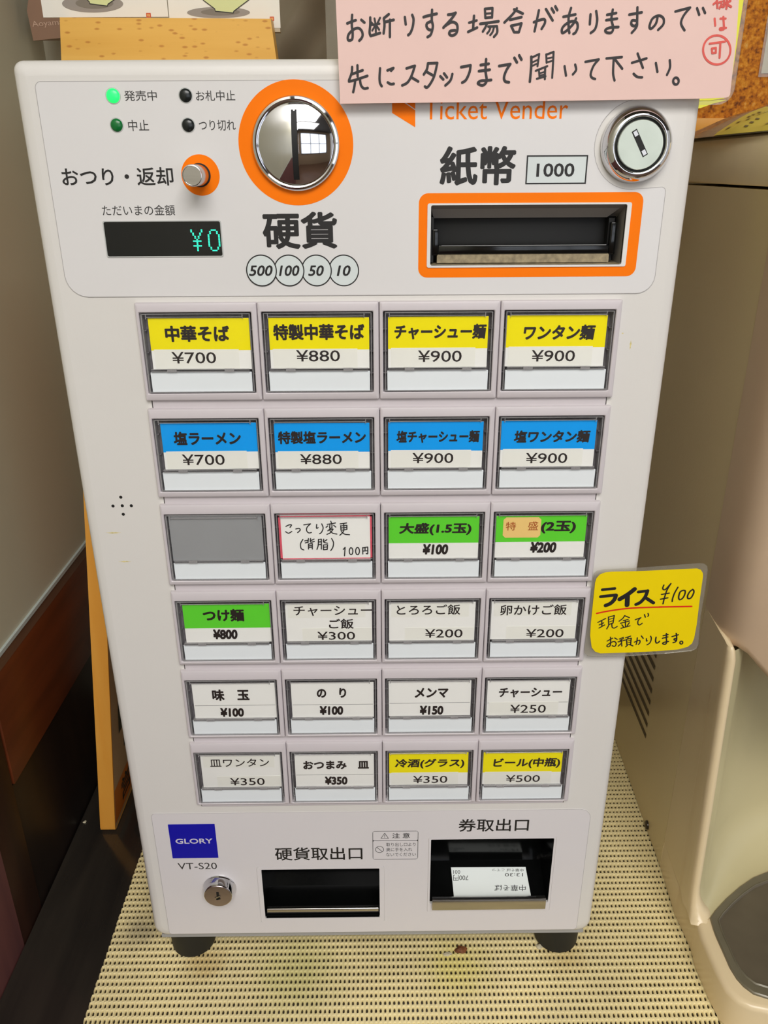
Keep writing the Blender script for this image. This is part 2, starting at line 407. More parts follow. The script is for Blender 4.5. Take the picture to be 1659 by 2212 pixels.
def strokes(groups, m, parent, Y, name='handwriting', smooth=True):
    """groups: (origin x, origin y, factor, width, [polylines in crop pixels]) drawn as round-ended pen strokes on plane y=Y"""
    v, f = [], []; cnt = 0
    for (ox, oy, sc, wd, lines) in groups:
        for ln in lines:
            ww = wd
            if isinstance(ln, tuple): ww, ln = ln
            pts = smoothline(ln) if smooth else ln
            P = [at(1, Y, ox + a / sc, oy + b / sc) for a, b in pts]
            q0 = ln[0]
            r = (at(1, Y, ox + (q0[0] + ww) / sc, oy + q0[1] / sc).x - at(1, Y, ox + q0[0] / sc, oy + q0[1] / sc).x) / 2
            for i, a in enumerate(P):
                cnt += 1; Y_ = Y - (cnt % 300) * 4e-7; b0 = len(v)
                for k in range(12):
                    t = 2 * math.pi * k / 12
                    v.append((a.x + r * math.cos(t), Y_, a.z + r * math.sin(t)))
                f.append(tuple(b0 + k for k in range(12)))
                if i:
                    p = P[i - 1]; d = Vector((a.x - p.x, a.z - p.z))
                    if d.length > 1e-7:
                        d.normalize(); nx, nz = -d.y * r, d.x * r
                        b1 = len(v)
                        Yq = Y_ - 2e-7
                        v += [(p.x - nx, Yq, p.z - nz), (a.x - nx, Yq, a.z - nz), (a.x + nx, Yq, a.z + nz), (p.x + nx, Yq, p.z + nz)]
                        f.append((b1, b1 + 1, b1 + 2, b1 + 3))
    return mesh(name, v, f, m, parent)
def oval(cx, cy, rx_, ry_, n=16): return [(cx + rx_ * math.sin(2 * math.pi * k / n), cy - ry_ * math.cos(2 * math.pi * k / n)) for k in range(n + 1)]

# ================================================================== ROOM
YB = 0.382; XL = -0.2936
wl = empty('wall_left'); tag(wl, kind='structure', label='beige grey plaster wall with dark wood wainscot left of the machine')
zt0, zt1 = 0.2385, 0.2418
boxes('plaster', [(XL - 0.02, XL, -3.4, YB, zt1, CEIL)], WALLP, wl)
boxes('silver_trim_strip', [(XL - 0.004, XL + 0.0022, -3.4, YB, zt0, zt1)], TRIMM, wl)
boxes('wainscot_cap', [(XL - 0.02, XL + 0.0010, -3.4, YB, 0.2275, zt0)], CAPWOOD, wl)
boxes('wainscot_board', [(XL - 0.02, XL + 0.0008, 0.070, YB, 0.1310, 0.2275)], REDWOOD, wl, 0.0006)
boxes('wainscot_panel', [(XL - 0.02, XL - 0.0005, 0.068, YB, -0.9, 0.1310)], BLACKWOOD, wl)
boxes('pilaster', [(XL - 0.02, XL - 0.0002, 0.031, 0.068, -0.9, 0.2275)], DARKWOOD, wl, 0.0005)
boxes('front_panel', [(XL - 0.02, XL + 0.0, -3.4, 0.0306, -0.9, 0.2275)], MAROON, wl)
tag(boxes('wall_back', [(XL - 0.02, 3.0, YB, YB + 0.02, -0.9, CEIL)], WALLP), kind='structure', label='beige wall behind the machine')
tag(boxes('floor', [(XL - 0.02, 3.0, -3.4, YB + 0.02, -0.92, -0.9)], FLOORM), kind='structure', label='brown tiled floor')
tag(boxes('ceiling', [(XL - 0.02, 3.0, -3.4, YB + 0.02, CEIL, CEIL + 0.02)], CEILM), kind='structure', label='grey boarded ceiling')
wf = plate('wall_front', [rr(XL - 0.02, 3.0, -0.9, CEIL, 0, 1), rr(0.10, 2.40, -0.05, 1.45, 0, 1)], -3.42, -3.40, PAINT); tag(wf, kind='structure', label='painted wall with the window')
wi = empty('window_1'); tag(wi, kind='structure', label='daylit window with grey frame')
boxes('window_frame', [(0.10, 0.14, -3.40, -3.33, -0.05, 1.45), (2.36, 2.40, -3.40, -3.33, -0.05, 1.45), (0.10, 2.40, -3.40, -3.33, -0.05, -0.01), (0.10, 2.40, -3.40, -3.33, 1.41, 1.45),
                       (0.85, 0.89, -3.40, -3.33, -0.05, 1.45), (1.61, 1.65, -3.40, -3.33, -0.05, 1.45), (0.10, 2.40, -3.40, -3.33, 0.68, 0.72)], FRAMEM, wi)
for a in (0.14, 0.89, 1.65):
    for c in (-0.01, 0.72):
        boxes('window_pane', [(a, a + 0.71, -3.352, -3.348, c, c + 0.69)], PANE, wi)

# ================================================================== COUNTER + LINER MAT
ct = boxes('counter', [(XL + .0006, 0.75, -0.16, YB - .0006, -0.035, 0.0)], COUNTER, None, 0.001)
tag(ct, 'dark glossy wooden counter top carrying the machine and the dispenser', 'counter')
cf = boxes('counter_front', [(XL + 0.001, 0.74, -0.13, YB - 0.02, -0.9, -0.035)], DARKWOOD, ct)

def build_mat():
    a, b = 0.00346, 0.0060
    x_start, x_end = -0.2225, 0.30
    y0 = -0.0875; rows = 70
    cols = int((x_end - x_start) / a)
    v, f = [], []
    # rings: outer 8, mid 8, hole rim 8, hole bottom 8
    outer = [(-.5, -.5), (0, -.5), (.5, -.5), (.5, 0), (.5, .5), (0, .5), (-.5, .5), (-.5, 0)]
    hole = [(-.17, -.26), (0, -.40), (.17, -.26), (.25, 0), (.17, .26), (0, .40), (-.17, .26), (-.25, 0)]
    for r in range(rows):
        ox = random.uniform(-0.0004, 0.0004)
        for c in range(cols):
            cx = x_start + (c + .5) * a; cy = y0 + (r + .5) * b
            # the weave leans a little outwards away from the middle
            lean = (cx - 0.0) * 2.2
            jx = random.uniform(-.05, .05); hs = random.uniform(.85, 1.12)
            base = len(v)
            for ring in range(4):
                for i in range(8):
                    if ring == 0:
                        u, w_ = outer[i]; z = 0.0029 if abs(w_) > .4 else 0.0020
                        if abs(w_) > .4 and abs(u) > .4: z = 0.0026
                    elif ring == 1:
                        u = outer[i][0] * .45 + hole[i][0] * .55; w_ = outer[i][1] * .45 + hole[i][1] * .55
                        z = 0.0030 if abs(w_) > .3 else 0.0022
                    elif ring == 2: u, w_ = hole[i]; u = u * hs; z = 0.0020
                    else: u, w_ = hole[i]; u = u * hs; z = 0.0002
                    dx = 0
                    if ring >= 1: dx = lean * w_ * 0.9 + jx * (1 if ring > 1 else .5)
                    px = cx + (u + dx) * a
                    if c == 0 and ring == 0 and u < 0: px += ox + (0.0007 if abs(w_) > .4 else -0.0004)
                    v.append((px, cy + w_ * b, z))
            for ring in range(3):
                for i in range(8):
                    j = (i + 1) % 8
                    p, q = base + ring * 8, base + (ring + 1) * 8
                    f.append((p + i, p + j, q + j, q + i))
    o = mesh('shelf_liner', v, f, MATTER, None)
    for p in o.data.polygons: p.use_smooth = True
    return o
ml = build_mat()
tag(ml, 'cream yellow stained non-slip mesh mat under the ticket machine', 'mat')

# ================================================================== TICKET MACHINE
VM = empty('ticket_vending_machine', (-0.007, 0, 0))
tag(VM, 'white ticket vending machine with rows of menu buttons, coin slot and bill slot', 'ticket machine')
class _Z: pass
# children are built in world coordinates: undo the parent offset
VM.location = (0, 0, 0)
FX0, FX1, FZ0, FZ1 = -0.1757, 0.1589, 0.0398, 0.6296
G = 0.065; RP = 0.0580; RH = 0.0532; GZ = 0.5159; FY = 0.003
top_r, bot_r = 0.005, 0.010
n_ = 6
def ringpts(ins, y):
    lp = rr(FX0 + ins, FX1 - ins, FZ0 + ins, FZ1 - ins, rs=(bot_r - ins * .6, bot_r - ins * .6, top_r - ins * .6, top_r - ins * .6), n=n_)
    return [(x, y, z) for x, z in lp]
loft('door_rim', [ringpts(0, 0.018), ringpts(0, 0.0085), ringpts(0.0004, 0.0065), ringpts(0.0016, 0.0045), ringpts(0.0038, 0.0033), ringpts(0.007, FY)], SHELL, VM, 60, cap1=False)
outer = [(p[0], p[2]) for p in ringpts(0.007, 0)]
field = rr(-0.1276, 0.1276, 0.1688, 0.5152, 0.0005, 2)
bill_op = rr(0.0270, 0.1273, 0.5338, 0.5634, 0.0008, 2)
def metr(l, r, t, b, Y=FY):   # px box -> metres
    return at(1, Y, l, (t + b) / 2).x, at(1, Y, r, (t + b) / 2).x, at(1, Y, (l + r) / 2, b).z, at(1, Y, (l + r) / 2, t).z
cx0, cx1, cz0, cz1 = metr(569, 820, 1876, 1982)
tx0, tx1, tz0, tz1 = metr(929.5, 1190, 1811, 1947)
tz0 -= 0.001
coin_op = rr(cx0, cx1, cz0, cz1, 0.0006, 2)
tick_op = rr(tx0, tx1, tz0, tz1, 0.0006, 2)
plate('door_panel', [outer, field, bill_op, coin_op, tick_op], FY, 0.0045, SHELL, VM)
boxes('body', [(FX0 + .003, FX0 + .0045, 0.018, 0.145, 0.041, 0.6280), (FX1 - .0045, FX1 - .003, 0.018, 0.145, 0.041, 0.6280),
               (FX0 + .003, FX1 - .003, 0.018, 0.145, 0.6265, 0.6280), (FX0 + .003, FX1 - .003, 0.0185, 0.145, 0.041, 0.0425),
               (FX0 + .003, FX1 - .003, 0.1435, 0.145, 0.041, 0.6280)], SHELL, VM)
plate('base_plate', [rr(FX0 + .0045, FX1 - .0045, 0.0362, 0.0396, 0.001, 2)], 0.0062, 0.145, GREYMETAL, VM)
for fx in (-0.1545, 0.1405):
    for fy in (0.0310, 0.118):
        rings = [[(fx + r * math.cos(2 * math.pi * k / 32), fy + r * math.sin(2 * math.pi * k / 32), z) for k in range(32)] for r, z in
                 ((0.0150, 0.0030), (0.0172, 0.0042), (0.0185, 0.0362))]
        loft('foot', rings, RUBBER, VM, 40, cap0=True)
# printed films
U = at(1, FY, 180, 637); Lp = at(1, FY, 70, 150)
pz = at(1, FY, 760, 637.5).z
lock = Vector((0.1283, 0.5908))
pl_l = at(1, FY, 115, 434).x; pl_r = at(1, FY, 1424, 520).x
ztop_step = at(1, FY, 1440, 404).z
zt = FZ1 - 0.0095
film = []
lp = rr(pl_l, pl_r, pz, zt, rs=(0.011, 0.009, 0.0005, 0.003), n=6)
film += lp[:14]                                   # bottom left, bottom right corners
film += [(pl_r, ztop_step - 0.002), (pl_r - 0.0006, ztop_step - 0.0006), (pl_r - 0.002, ztop_step)]
a0 = math.asin((ztop_step - lock.y) / 0.0205)
film += [(lock.x + 0.0205 * math.cos(t), lock.y + 0.0205 * math.sin(t)) for t in [a0 - k * (a0 + 2 * math.pi - math.radians(98)) / 22 for k in range(1, 23)] if True]
film += [(lock.x, zt - .0075), (lock.x + 0.010, zt - .0072), (lock.x + .0118, zt - 0.006), (lock.x + 0.013, zt)]
film += lp[21:]
a = sum(film[i][0] * film[(i + 1) % len(film)][1] - film[(i + 1) % len(film)][0] * film[i][1] for i in range(len(film)))
bill_hole = rr(0.0250, 0.1293, 0.5316, 0.5655, 0.0012, 3)
P1 = 0.00265
plate('upper_print_panel', [film, bill_hole], P1, FY, PANEL, VM)
bz = at(1, FY, 800, 1752).z
bl_ = rr(at(1, FY, 347, 1890).x, at(1, FY, 1258, 1900).x, 0.0440, bz, rs=(0.002, 0.003, 0.008, 0.003), n=5)
bigc = metr(552, 830, 1872, 1993); bigt = metr(926, 1194, 1807, 1972)
plate('lower_print_panel', [bl_, rr(cx0 - .0035, cx1 + .0037, cz0 - .004, cz1 + .002, .001, 2), rr(tx0 - .0018, tx1 + .0018, tz0 - .0085, tz1 + .0012, .0008, 2)], P1, FY, PANEL2, VM)
INKY = P1 - 0.00008
def outline(nm, lp, w_, m):
    v, f = [], []
    for i in range(len(lp)):
        a_, b_ = Vector(lp[i]), Vector(lp[(i + 1) % len(lp)]); d = (b_ - a_)
        if d.length < 1e-6: continue
        d.normalize(); n_x = Vector((-d.y, d.x)) * w_ / 2; k = len(v)
        for q in (a_ - n_x - d * w_ * .4, b_ - n_x + d * w_ * .4, b_ + n_x + d * w_ * .4, a_ + n_x - d * w_ * .4): v.append((q.x, P1 - .00003 - (i % 7) * 2e-6, q.y))
        f.append((k, k + 1, k + 2, k + 3))
    return mesh(nm, v, f, m, VM)
SEAMINK = mat('film_edge_grey', rgb(172, 168, 168), 0.5)
outline('film_edge', film, 0.00028, SEAMINK); outline('film_edge', bl_, 0.00024, SEAMINK)
# ---- lamps
k1 = dict(org=(0, 0), sc=2.304)
def lamp(px, py, r, m, nm, lab):
    p = at(1, P1, px / 2.304, py / 2.304)
    rg = lathe('indicator_lamp', p.x, p.z, [(r + .0004, P1), (r + .0004, P1 - .00012), (r, P1 - .0002)], LEDRING, VM, 32)
    ln = lathe('lamp_lens', p.x, p.z, [(r, P1 - .0001), (r * .95, P1 - .0005), (r * .7, P1 - .0010), (r * .35, P1 - .0013), (r * .02, P1 - .0014)], m, rg, 32, smooth=80)
    ln['label'] = lab
lamp(563, 477, 0.00330, LEDON, 'l', 'lit bright green lamp')
lamp(581, 623, 0.00300, LEDGREEN, 'l', 'dark green unlit lamp')
lamp(924, 475, 0.00310, LEDBLACK, 'l', 'black unlit lamp'); lamp(937, 623, 0.00310, LEDBLACK, 'l', 'black unlit lamp')
def T1(s, x0, x1, y0, y1, m=INKTHIN, bold=0.004, **kw): return text_face(s, x0, x1, y0, y1, m, VM, INKY, bold, **{**k1, **kw})
T1('発売中', 618, 780, 450, 502); T1('中止', 638, 740, 597, 652); T1('お札中止', 975, 1170, 450, 502); T1('つり切れ', 990, 1172, 597, 650)
T1('おつり・返却', 307, 862, 833, 925, INK, 0.014); T1('ただいまの金額', 508, 870, 1020, 1073, INKTHIN, 0.002)
T1('硬貨', 140, 978, 297, 715, INK, 0.03, org=(540, 400), sc=5.184)
# coin denominations: overlapping discs, each over the next
r0x = at(1, INKY, 540 + 610 / 5.184, 400 + 955 / 5.184).x; 
rad = (at(1, INKY, 540 + (1050 + 172) / 5.184, 584).x - at(1, INKY, 540 + 1050 / 5.184, 584).x)
for i, (cxp, s, a_, b_) in enumerate(((1050, '10', 970, 1128), (745, '50', 650, 828), (438, '100', 322, 555), (130, '500', -14, 255))):
    c = at(1, INKY, 540 + cxp / 5.184, 400 + 956 / 5.184); yy = P1 - 0.00006 - i * 0.00012
    d = plate('coin_icon', [circ(c.x, c.z, rad)], yy, P1, INK, VM)
    plate('icon_fill', [circ(c.x, c.z, rad * 0.925)], yy - 0.00004, P1, COIN, d)
    text_face(s, a_, b_, 897, 1018, INK, d, yy - 0.00009, 0.022, 0.22, org=(540, 400), sc=5.184)
k4 = dict(org=(820, 200), sc=1.977)
T1('紙幣', 257, 582, 228, 397, INK, 0.03, **k4)
bx = metr(820 + 625 / 1.977, 820 + 885 / 1.977, 200 + 267 / 1.977, 200 + 391 / 1.977)
fr = plate('bill_value_frame', [rr(*bx, 0, 1), rr(bx[0] + .0007, bx[1] - .0007, bx[2] + .0007, bx[3] - .0007, 0, 1)], INKY - .00003, P1, INK, VM)
plate('frame_fill', [rr(bx[0] + .0007, bx[1] - .0007, bx[2] + .0007, bx[3] - .0007, 0, 1)], INKY + .00003, P1, COIN, fr)
text_face('1000', 670, 832, 302, 360, INK, fr, INKY - .00002, 0.018, **k4)
T1('Ticket Vender', 190, 805, 27, 114, ORANGE, 0.0, **k4)
lg = [at(1, INKY, x, y) for x, y in ((847, 203), (878, 203), (873, 222), (897, 238), (897, 275), (847, 244))]
plate('logo_mark', [[(p.x, p.z) for p in lg][::-1]], INKY, P1, ORANGE, VM)
lg = [at(1, INKY, x, y) for x, y in ((880, 203), (897, 203), (897, 236), (876, 221))]
plate('logo_mark', [[(p.x, p.z) for p in lg][::-1]], INKY, P1, ORANGE, VM)
# ---- money display
dx = metr(229, 478.5, 478.5, 553)
ds = plate('display_window', [rr(*dx, 0.0008, 3)], P1 - .0003, P1, BLACK, VM); ds['label'] = 'dark money display'
plate('display_rim', [rr(dx[0] - .0005, dx[1] + .0005, dx[2] - .0005, dx[3] + .0005, 0.001, 3), rr(*dx, 0.0008, 3)], P1 - .00045, P1, LEDRING, ds)
YEN = ["#.....#", "#.....#", ".#...#.", ".#...#.", "..#.#..", "..#.#..", "...#...", ".#####.", "...#...", "...#...", ".#####.", "...#...", "...#...", "...#..."]
ZER = ["..###..", ".#...#.", ".#...#.", "#.....#", "#.....#", "#.....#", "#.....#", "#.....#", "#.....#", "#.....#", "#.....#", ".#...#.", ".#...#.", "..###.."]
dv, df = [], []
for pat, (a_, b_) in ((YEN, (953, 1013)), (ZER, (1037, 1097))):
    q = metr(a_ / 2.304, b_ / 2.304, 1141 / 2.304, 1250 / 2.304)
    sx, sz = (q[1] - q[0]) / 7, (q[3] - q[2]) / 14
    for r_, row in enumerate(pat):
        for c_, ch in enumerate(row):
            if ch == '#':
                X = q[0] + (c_ + .5) * sx; Z = q[3] - (r_ + .5) * sz; k = len(dv); e, g = sx * .47, sz * .42
                dv += [(X - e, P1 - .00045, Z - g), (X + e, P1 - .00045, Z - g), (X + e, P1 - .00045, Z + g), (X - e, P1 - .00045, Z + g)]
                df.append((k, k + 1, k + 2, k + 3))
mesh('display_digits', dv, df, GLOW, ds)
# ---- return button
p = at(1, P1, 998 / 2.304, 872 / 2.304)
plate('orange_disc', [circ(p.x, p.z, 0.00960)], INKY, P1, ORANGE, VM)
rb = lathe('return_button', p.x - .0005, p.z, [(0.0056, P1 - .0001), (0.0056, P1 - .00025)], BLACKM, VM, 40)
lathe('button_stem', p.x - .0005, p.z, [(0.0050, P1), (0.0050, -0.0145), (0.0047, -0.0152), (0.0044, -0.0153), (0.0043, -0.0150), (0.002, -0.0150), (0.0001, -0.0150)], STEEL, rb, 48)
# ---- coin slot
CX, CZ = -0.0405, 0.5921
plate('orange_disc', [circ(CX, CZ, 0.0284, 80)], INKY, P1, ORANGE, VM)
cs = lathe('coin_slot', CX, CZ, [(0.0215, P1), (0.0215, 0.0004), (0.0209, -0.0004), (0.0199, -0.0006), (0.0192, -0.0003), (0.0188, 0.0006)], CHROME, VM, 96, smooth=25, cap=False)
Rd = 0.0187; sag = 0.0040; SR = (Rd * Rd + sag * sag) / (2 * sag)
def domey(r): return 0.0006 - (math.sqrt(SR * SR - r * r) - (SR - sag))
lathe('dome', CX, CZ, [(Rd * k / 24 if k else 0.0001, domey(Rd * k / 24)) for k in range(24, -1, -1)], CHROME, cs, 96, smooth=80)
slot_h, slot_w = 0.0158, 0.00145
v, f = [], []
N = 24
for i in range(N + 1):
    z = -slot_h + 2 * slot_h * i / N
    for x in (-slot_w, slot_w):
        v.append((CX + x, domey(math.hypot(x, z)) - 0.0002, CZ + z - 0.0005))
for i in range(N): f.append((2 * i, 2 * i + 1, 2 * i + 3, 2 * i + 2))
mesh('slot_opening', v, f, BLACKM, cs)
for sx in (-1, 1):
    v, f = [], []
    for i in range(N + 1):
        z = -slot_h + 2 * slot_h * i / N
        for x, dy in ((slot_w, .0001), (slot_w, -.0006), (slot_w + .0004, -.0006), (slot_w + .0004, .0001)):
            v.append((CX + sx * x, domey(math.hypot(x, z)) + dy, CZ + z - 0.0005))
    for i in range(N):
        for k in range(3): f.append((4 * i + k, 4 * i + k + 1, 4 * i + k + 5, 4 * i + k + 4))
    mesh('slot_edge', v, f, CHROME, cs, 30)
# ---- upper lock
lk = lathe('upper_lock', lock.x, lock.y, [(0.0176, P1), (0.0176, 0.0015), (0.0172, -0.0005), (0.0163, -0.0026), (0.0149, -0.0046), (0.0136, -0.0055), (0.0128, -0.0056), (0.0123, -0.0050), (0.0121, -0.0035)], CHROME, VM, 96, smooth=60, cap=False)
lathe('lock_gap', lock.x, lock.y, [(0.0122, -0.0036), (0.0001, -0.0036)], BLACKM, lk, 64)
ld = lathe('lock_disc', lock.x, lock.y, [(0.0112, -0.0036), (0.0112, -0.0052), (0.0109, -0.0056), (0.0001, -0.0056)], DISC, lk, 96)
def rotrect(cx, cz, hw, hh, ang, y, nm, m, par, th=0.0002):
    c, s = math.cos(ang), math.sin(ang)
    lp = [(cx + x * c - z * s, cz + x * s + z * c) for x, z in ((-hw, -hh), (hw, -hh), (hw, hh), (-hw, hh))]
    return plate(nm, [lp], y - th, y, m, par)
ANG = math.radians(31)
rotrect(lock.x - .0005, lock.y + .0007, 0.00135, 0.0066, ANG, -0.0056, 'keyhole', BLACKM, ld)
for sgn in (-1, 1):
    rotrect(lock.x - .0005 - sgn * math.sin(ANG) * .0049, lock.y + .0007 + sgn * math.cos(ANG) * .0049, 0.0009, 0.0012, ANG, -0.0058, 'keyhole_tab', STEEL, ld)
# ---- lower lock
pc = at(1, P1, 475, 1917)
lk2 = lathe('lower_lock', pc.x, pc.z, [(0.0122, P1), (0.0122, 0.0018), (0.0117, 0.0008), (0.0106, -0.0042), (0.0102, -0.0050), (0.0001, -0.0050)], CHROME, VM, 72, smooth=25)
ldd = lathe('lock_disc', pc.x, pc.z, [(0.0098, -0.0050), (0.0098, -0.0053), (0.0001, -0.0053)], mat('rosy_steel', rgb(186, 172, 176), 0.3, 1.0), lk2, 64)
rotrect(pc.x, pc.z + .0012, 0.0009, 0.0030, 0.0, -0.0053, 'keyhole', BLACKM, ldd)
rotrect(pc.x, pc.z - .0022, 0.0016, 0.0010, 0.3, -0.0053, 'keyhole', BLACKM, ldd)
rotrect(pc.x - .0003, pc.z - .0006, 0.0022, 0.0005, 0.5, -0.0055, 'keyhole_tab', STEEL, ldd)
# ---- bill slot
of = rr(0.0198, 0.1346, 0.5268, 0.5702, 0.0045, 8)
inf = rr(0.0246, 0.1299, 0.5314, 0.5653, 0.0008, 3)
of = rr(*metr(904, 1381, 416, 598), 0.0047, 8)
inf = rr(*metr(922.5, 1357, 438, 576.5), 0.0010, 3)
plate('orange_frame', [of, inf], INKY, P1, ORANGE, VM)
bs = plate('bill_slot', [inf, bill_op], P1 - .0006, 0.0040, SLOTWHITE, VM)
b0, b1, b2, b3 = 0.0270, 0.1273, 0.5338, 0.5634
DP = 0.024
mesh('slot_liner', [(b1, FY, b2), (b1, FY, b3), (b1, DP, b3 - .009), (b1, DP, b2), (b0, FY, b2), (b0, FY, b3), (b0, DP, b3 - .009), (b0, DP, b2)],
     [(0, 1, 2, 3), (4, 7, 6, 5), (1, 5, 6, 2), (0, 3, 7, 4)], SLOTGREY, bs)
mesh('slot_floor', [(b0, FY, b2 + .0001), (b1, FY, b2 + .0001), (b1, DP, b2 + .0001), (b0, DP, b2 + .0001)], [(0, 1, 2, 3)], DUSTY, bs)
# black note guide: sloped plate behind, side posts and a lip
boxes('guide_back', [(b0 + .0005, b1 - .0005, 0.0185, DP, b2 + .0005, b3 - .0045)], BLACKM, bs, 0.0004)
mesh('slot_hood', [(b0, 0.0055, b3), (b1, 0.0055, b3), (b1 - .007, 0.0130, b3 - .0068), (b0 + .002, 0.0130, b3 - .0068)], [(3, 2, 1, 0)], SLOTGREY, bs)
boxes('guide_cheek', [(b0 + .0002, b0 + .0020, 0.0090, 0.0185, b2 + .0010, b3 - .0060)], BLACKM, bs)
boxes('guide_cheek', [(b1 - .0060, b1 - .0030, 0.0120, 0.0185, b2 + .0010, b3 - .0072)], BLACKM, bs)
boxes('guide_lip', [(b0 + .0045, b1 - .0055, 0.0085, 0.0165, b2 + .0050, b2 + .0095)], BLACK, bs, 0.0006)
boxes('guide_post', [(b0 + .0012, b0 + .0045, 0.0085, 0.0165, b2 + .0045, b2 + .0175)], BLACK, bs, 0.0005)
boxes('guide_post', [(b1 - .0055, b1 - .0022, 0.0085, 0.0165, b2 + .0045, b2 + .0205)], BLACK, bs, 0.0005)
boxes('dusty_plate', [(b0 + .0040, b1 - .0050, 0.0092, 0.0150, b2 + .0005, b2 + .0049)], DUSTY, bs)
boxes('guide_highlight', [(b0 + .0062, b1 - .0072, 0.0082, 0.0086, b2 + .0092, b2 + .0095)], mat('painted_highlight_grey', rgb(150, 150, 150), 0.3), bs)  # highlight along the lip's top edge, painted as a pale grey strip
# ---- button field
plate('strip_backing', [rr(-0.1276, 0.1276, 0.1688, 0.5152, 0.0005, 2)], 0.0068, 0.0074, BLACKM, VM)
for r_ in range(6):
    zt_, zb_ = GZ - r_ * RP - RH, GZ - (r_ + 1) * RP
    if r_ == 5: zb_ = 0.1693
    boxes('row_strip', [(-0.1270, 0.1270, 0.0024, 0.0066, zb_ - 0.002 if r_ < 5 else zb_, zt_ + 0.002)], BEZEL, VM, 0.0003, 1)
OX0, OX1, OZ1, OZ0 = 0.0021, 0.0618, -0.0050, -0.0492
SH = [0.0, -0.0006, -0.0011, -0.0014, -0.0021, -0.0026]
def bezel_mesh(s_):
    def lp(ins, y, r): return [(x, y, z) for x, z in rr(0.00015 + ins, G - 0.00015 - ins, -RH + ins, -ins, r, 3)]
    def op(y, e=0): return [(x, y, z) for x, z in rr(OX0 - e, OX1 + e, OZ0 - e + s_, OZ1 + e + s_, 0.0006, 3)]
    rings = [lp(0, 0.0032, .0006), lp(0, 0.0011, .0006), lp(.0003, 0.0004, .0006), lp(.0011, 0.0, .0006), op(0.0, 0.0004), op(0.0004), op(0.0064)]
    n = len(rings[0]); v = [p for r in rings for p in r]; f = []
    for k in range(len(rings) - 1):
        for i in range(n):
            j = (i + 1) % n; f.append((k * n + i, (k + 1) * n + i, (k + 1) * n + j, k * n + j))
    me = bpy.data.meshes.new('menu_button'); me.from_pydata(v, [], f); me.update()
    bm = bmesh.new(); bm.from_mesh(me); bmesh.ops.recalc_face_normals(bm, faces=bm.faces); bm.to_mesh(me); bm.free()
    me.materials.append(BEZEL)
    for p_ in me.polygons: p_.use_smooth = True
    me.set_sharp_from_angle(angle=math.radians(35))
    return me
bez = [bezel_mesh(s_) for s_ in SH]
def tmpmesh(o):
    me = o.data; bpy.data.objects.remove(o); return me
# dark well behind each clear cap, with ribs
ribs = [(OX0 + .0001, OX1 - .0001, 0.0060, 0.0066, OZ0, OZ1)]
for k in range(6): ribs.append((OX0 + .008 + k * .0085, OX0 + .0085 + k * .0085, 0.0030, 0.0062, OZ0, OZ0 + .0016))
for k in range(3):
    ribs.append((OX0, OX0 + .0022, 0.0030, 0.0062, OZ0 + .010 + k * .012, OZ0 + .0105 + k * .012))
    ribs.append((OX1 - .0022, OX1, 0.0030, 0.0062, OZ0 + .010 + k * .012, OZ0 + .0105 + k * .012))
well_me = tmpmesh(boxes('button_well', ribs, CAVITY))
LZT, LZB = -0.0080, -0.0356           # label card top / bottom
LX0, LX1 = 0.0050, 0.0590
LY = 0.0014
HB = LZT - 0.0172                      # header bottom
SZT, SZB = -0.0374, -0.0484
rimb = []
cov_me = tmpmesh(boxes('clear_cover', [(OX0 + .0012, OX1 - .0010, 0.0004, 0.0008, -0.0361, OZ1 - .0008)], COVER, None))
rim_me = tmpmesh(boxes('cover_rim', [(OX0 + .0010, OX0 + .0015, 0.0001, 0.0058, OZ0 + .0008, OZ1 - .0006), (OX1 - .0013, OX1 - .0008, 0.0001, 0.0058, OZ0 + .0008, OZ1 - .0006),
                                     (OX0 + .0012, OX1 - .001, 0.0001, 0.0058, OZ1 - .0010, OZ1 - .0006), (OX0 + .0012, OX1 - .001, -0.0001, 0.0058, OZ0 + .0006, OZ0 + .0010),
                                     (OX0 + .0030, OX1 - .0030, -0.0001, 0.0030, -0.0370, -0.0366), (OX0 + .0030, OX1 - .0030, 0.0000, 0.0030, -0.0359, -0.0356),
                                     (OX0 + .0118, OX0 + .0170, -0.0003, 0.0008, -0.0371, -0.0354), (OX1 - .0165, OX1 - .0113, -0.0003, 0.0008, -0.0371, -0.0354),
                                     (OX0 + .0032, OX0 + .0036, 0.0, 0.0008, -0.0085, OZ1 - .0010), (OX1 - .0050, OX1 - .0046, 0.0, 0.0008, -0.0085, OZ1 - .0010),
                                     (OX0 + .0032, OX1 - .0046, 0.0, 0.0006, -0.0076, -0.0073)], RIM, None))
strip_me = tmpmesh(boxes('lower_strip', [(OX0 + .0022, OX1 - .0020, 0.0010, 0.0020, SZB, SZT)], COOLWHITE, None, 0.0002, 1))
def cardpair(rgbm, dxl, tilt, half=True):
    pass
k5, k6 = ((280, 640), 3.016), ((810, 640), 3.016)
k7, k8 = ((300, 860), 3.130), ((810, 860), 3.130)
k9, k10 = ((330, 1070), 3.318), ((810, 1070), 3.318)
k11, k12 = ((370, 1430), 3.607), ((810, 1430), 3.530)
Y_, B_, G_, W_ = YELLOW, BLUE, GREEN, WHITE
DOT = '¥'
BOLD, THIN = 0.042, 0.006
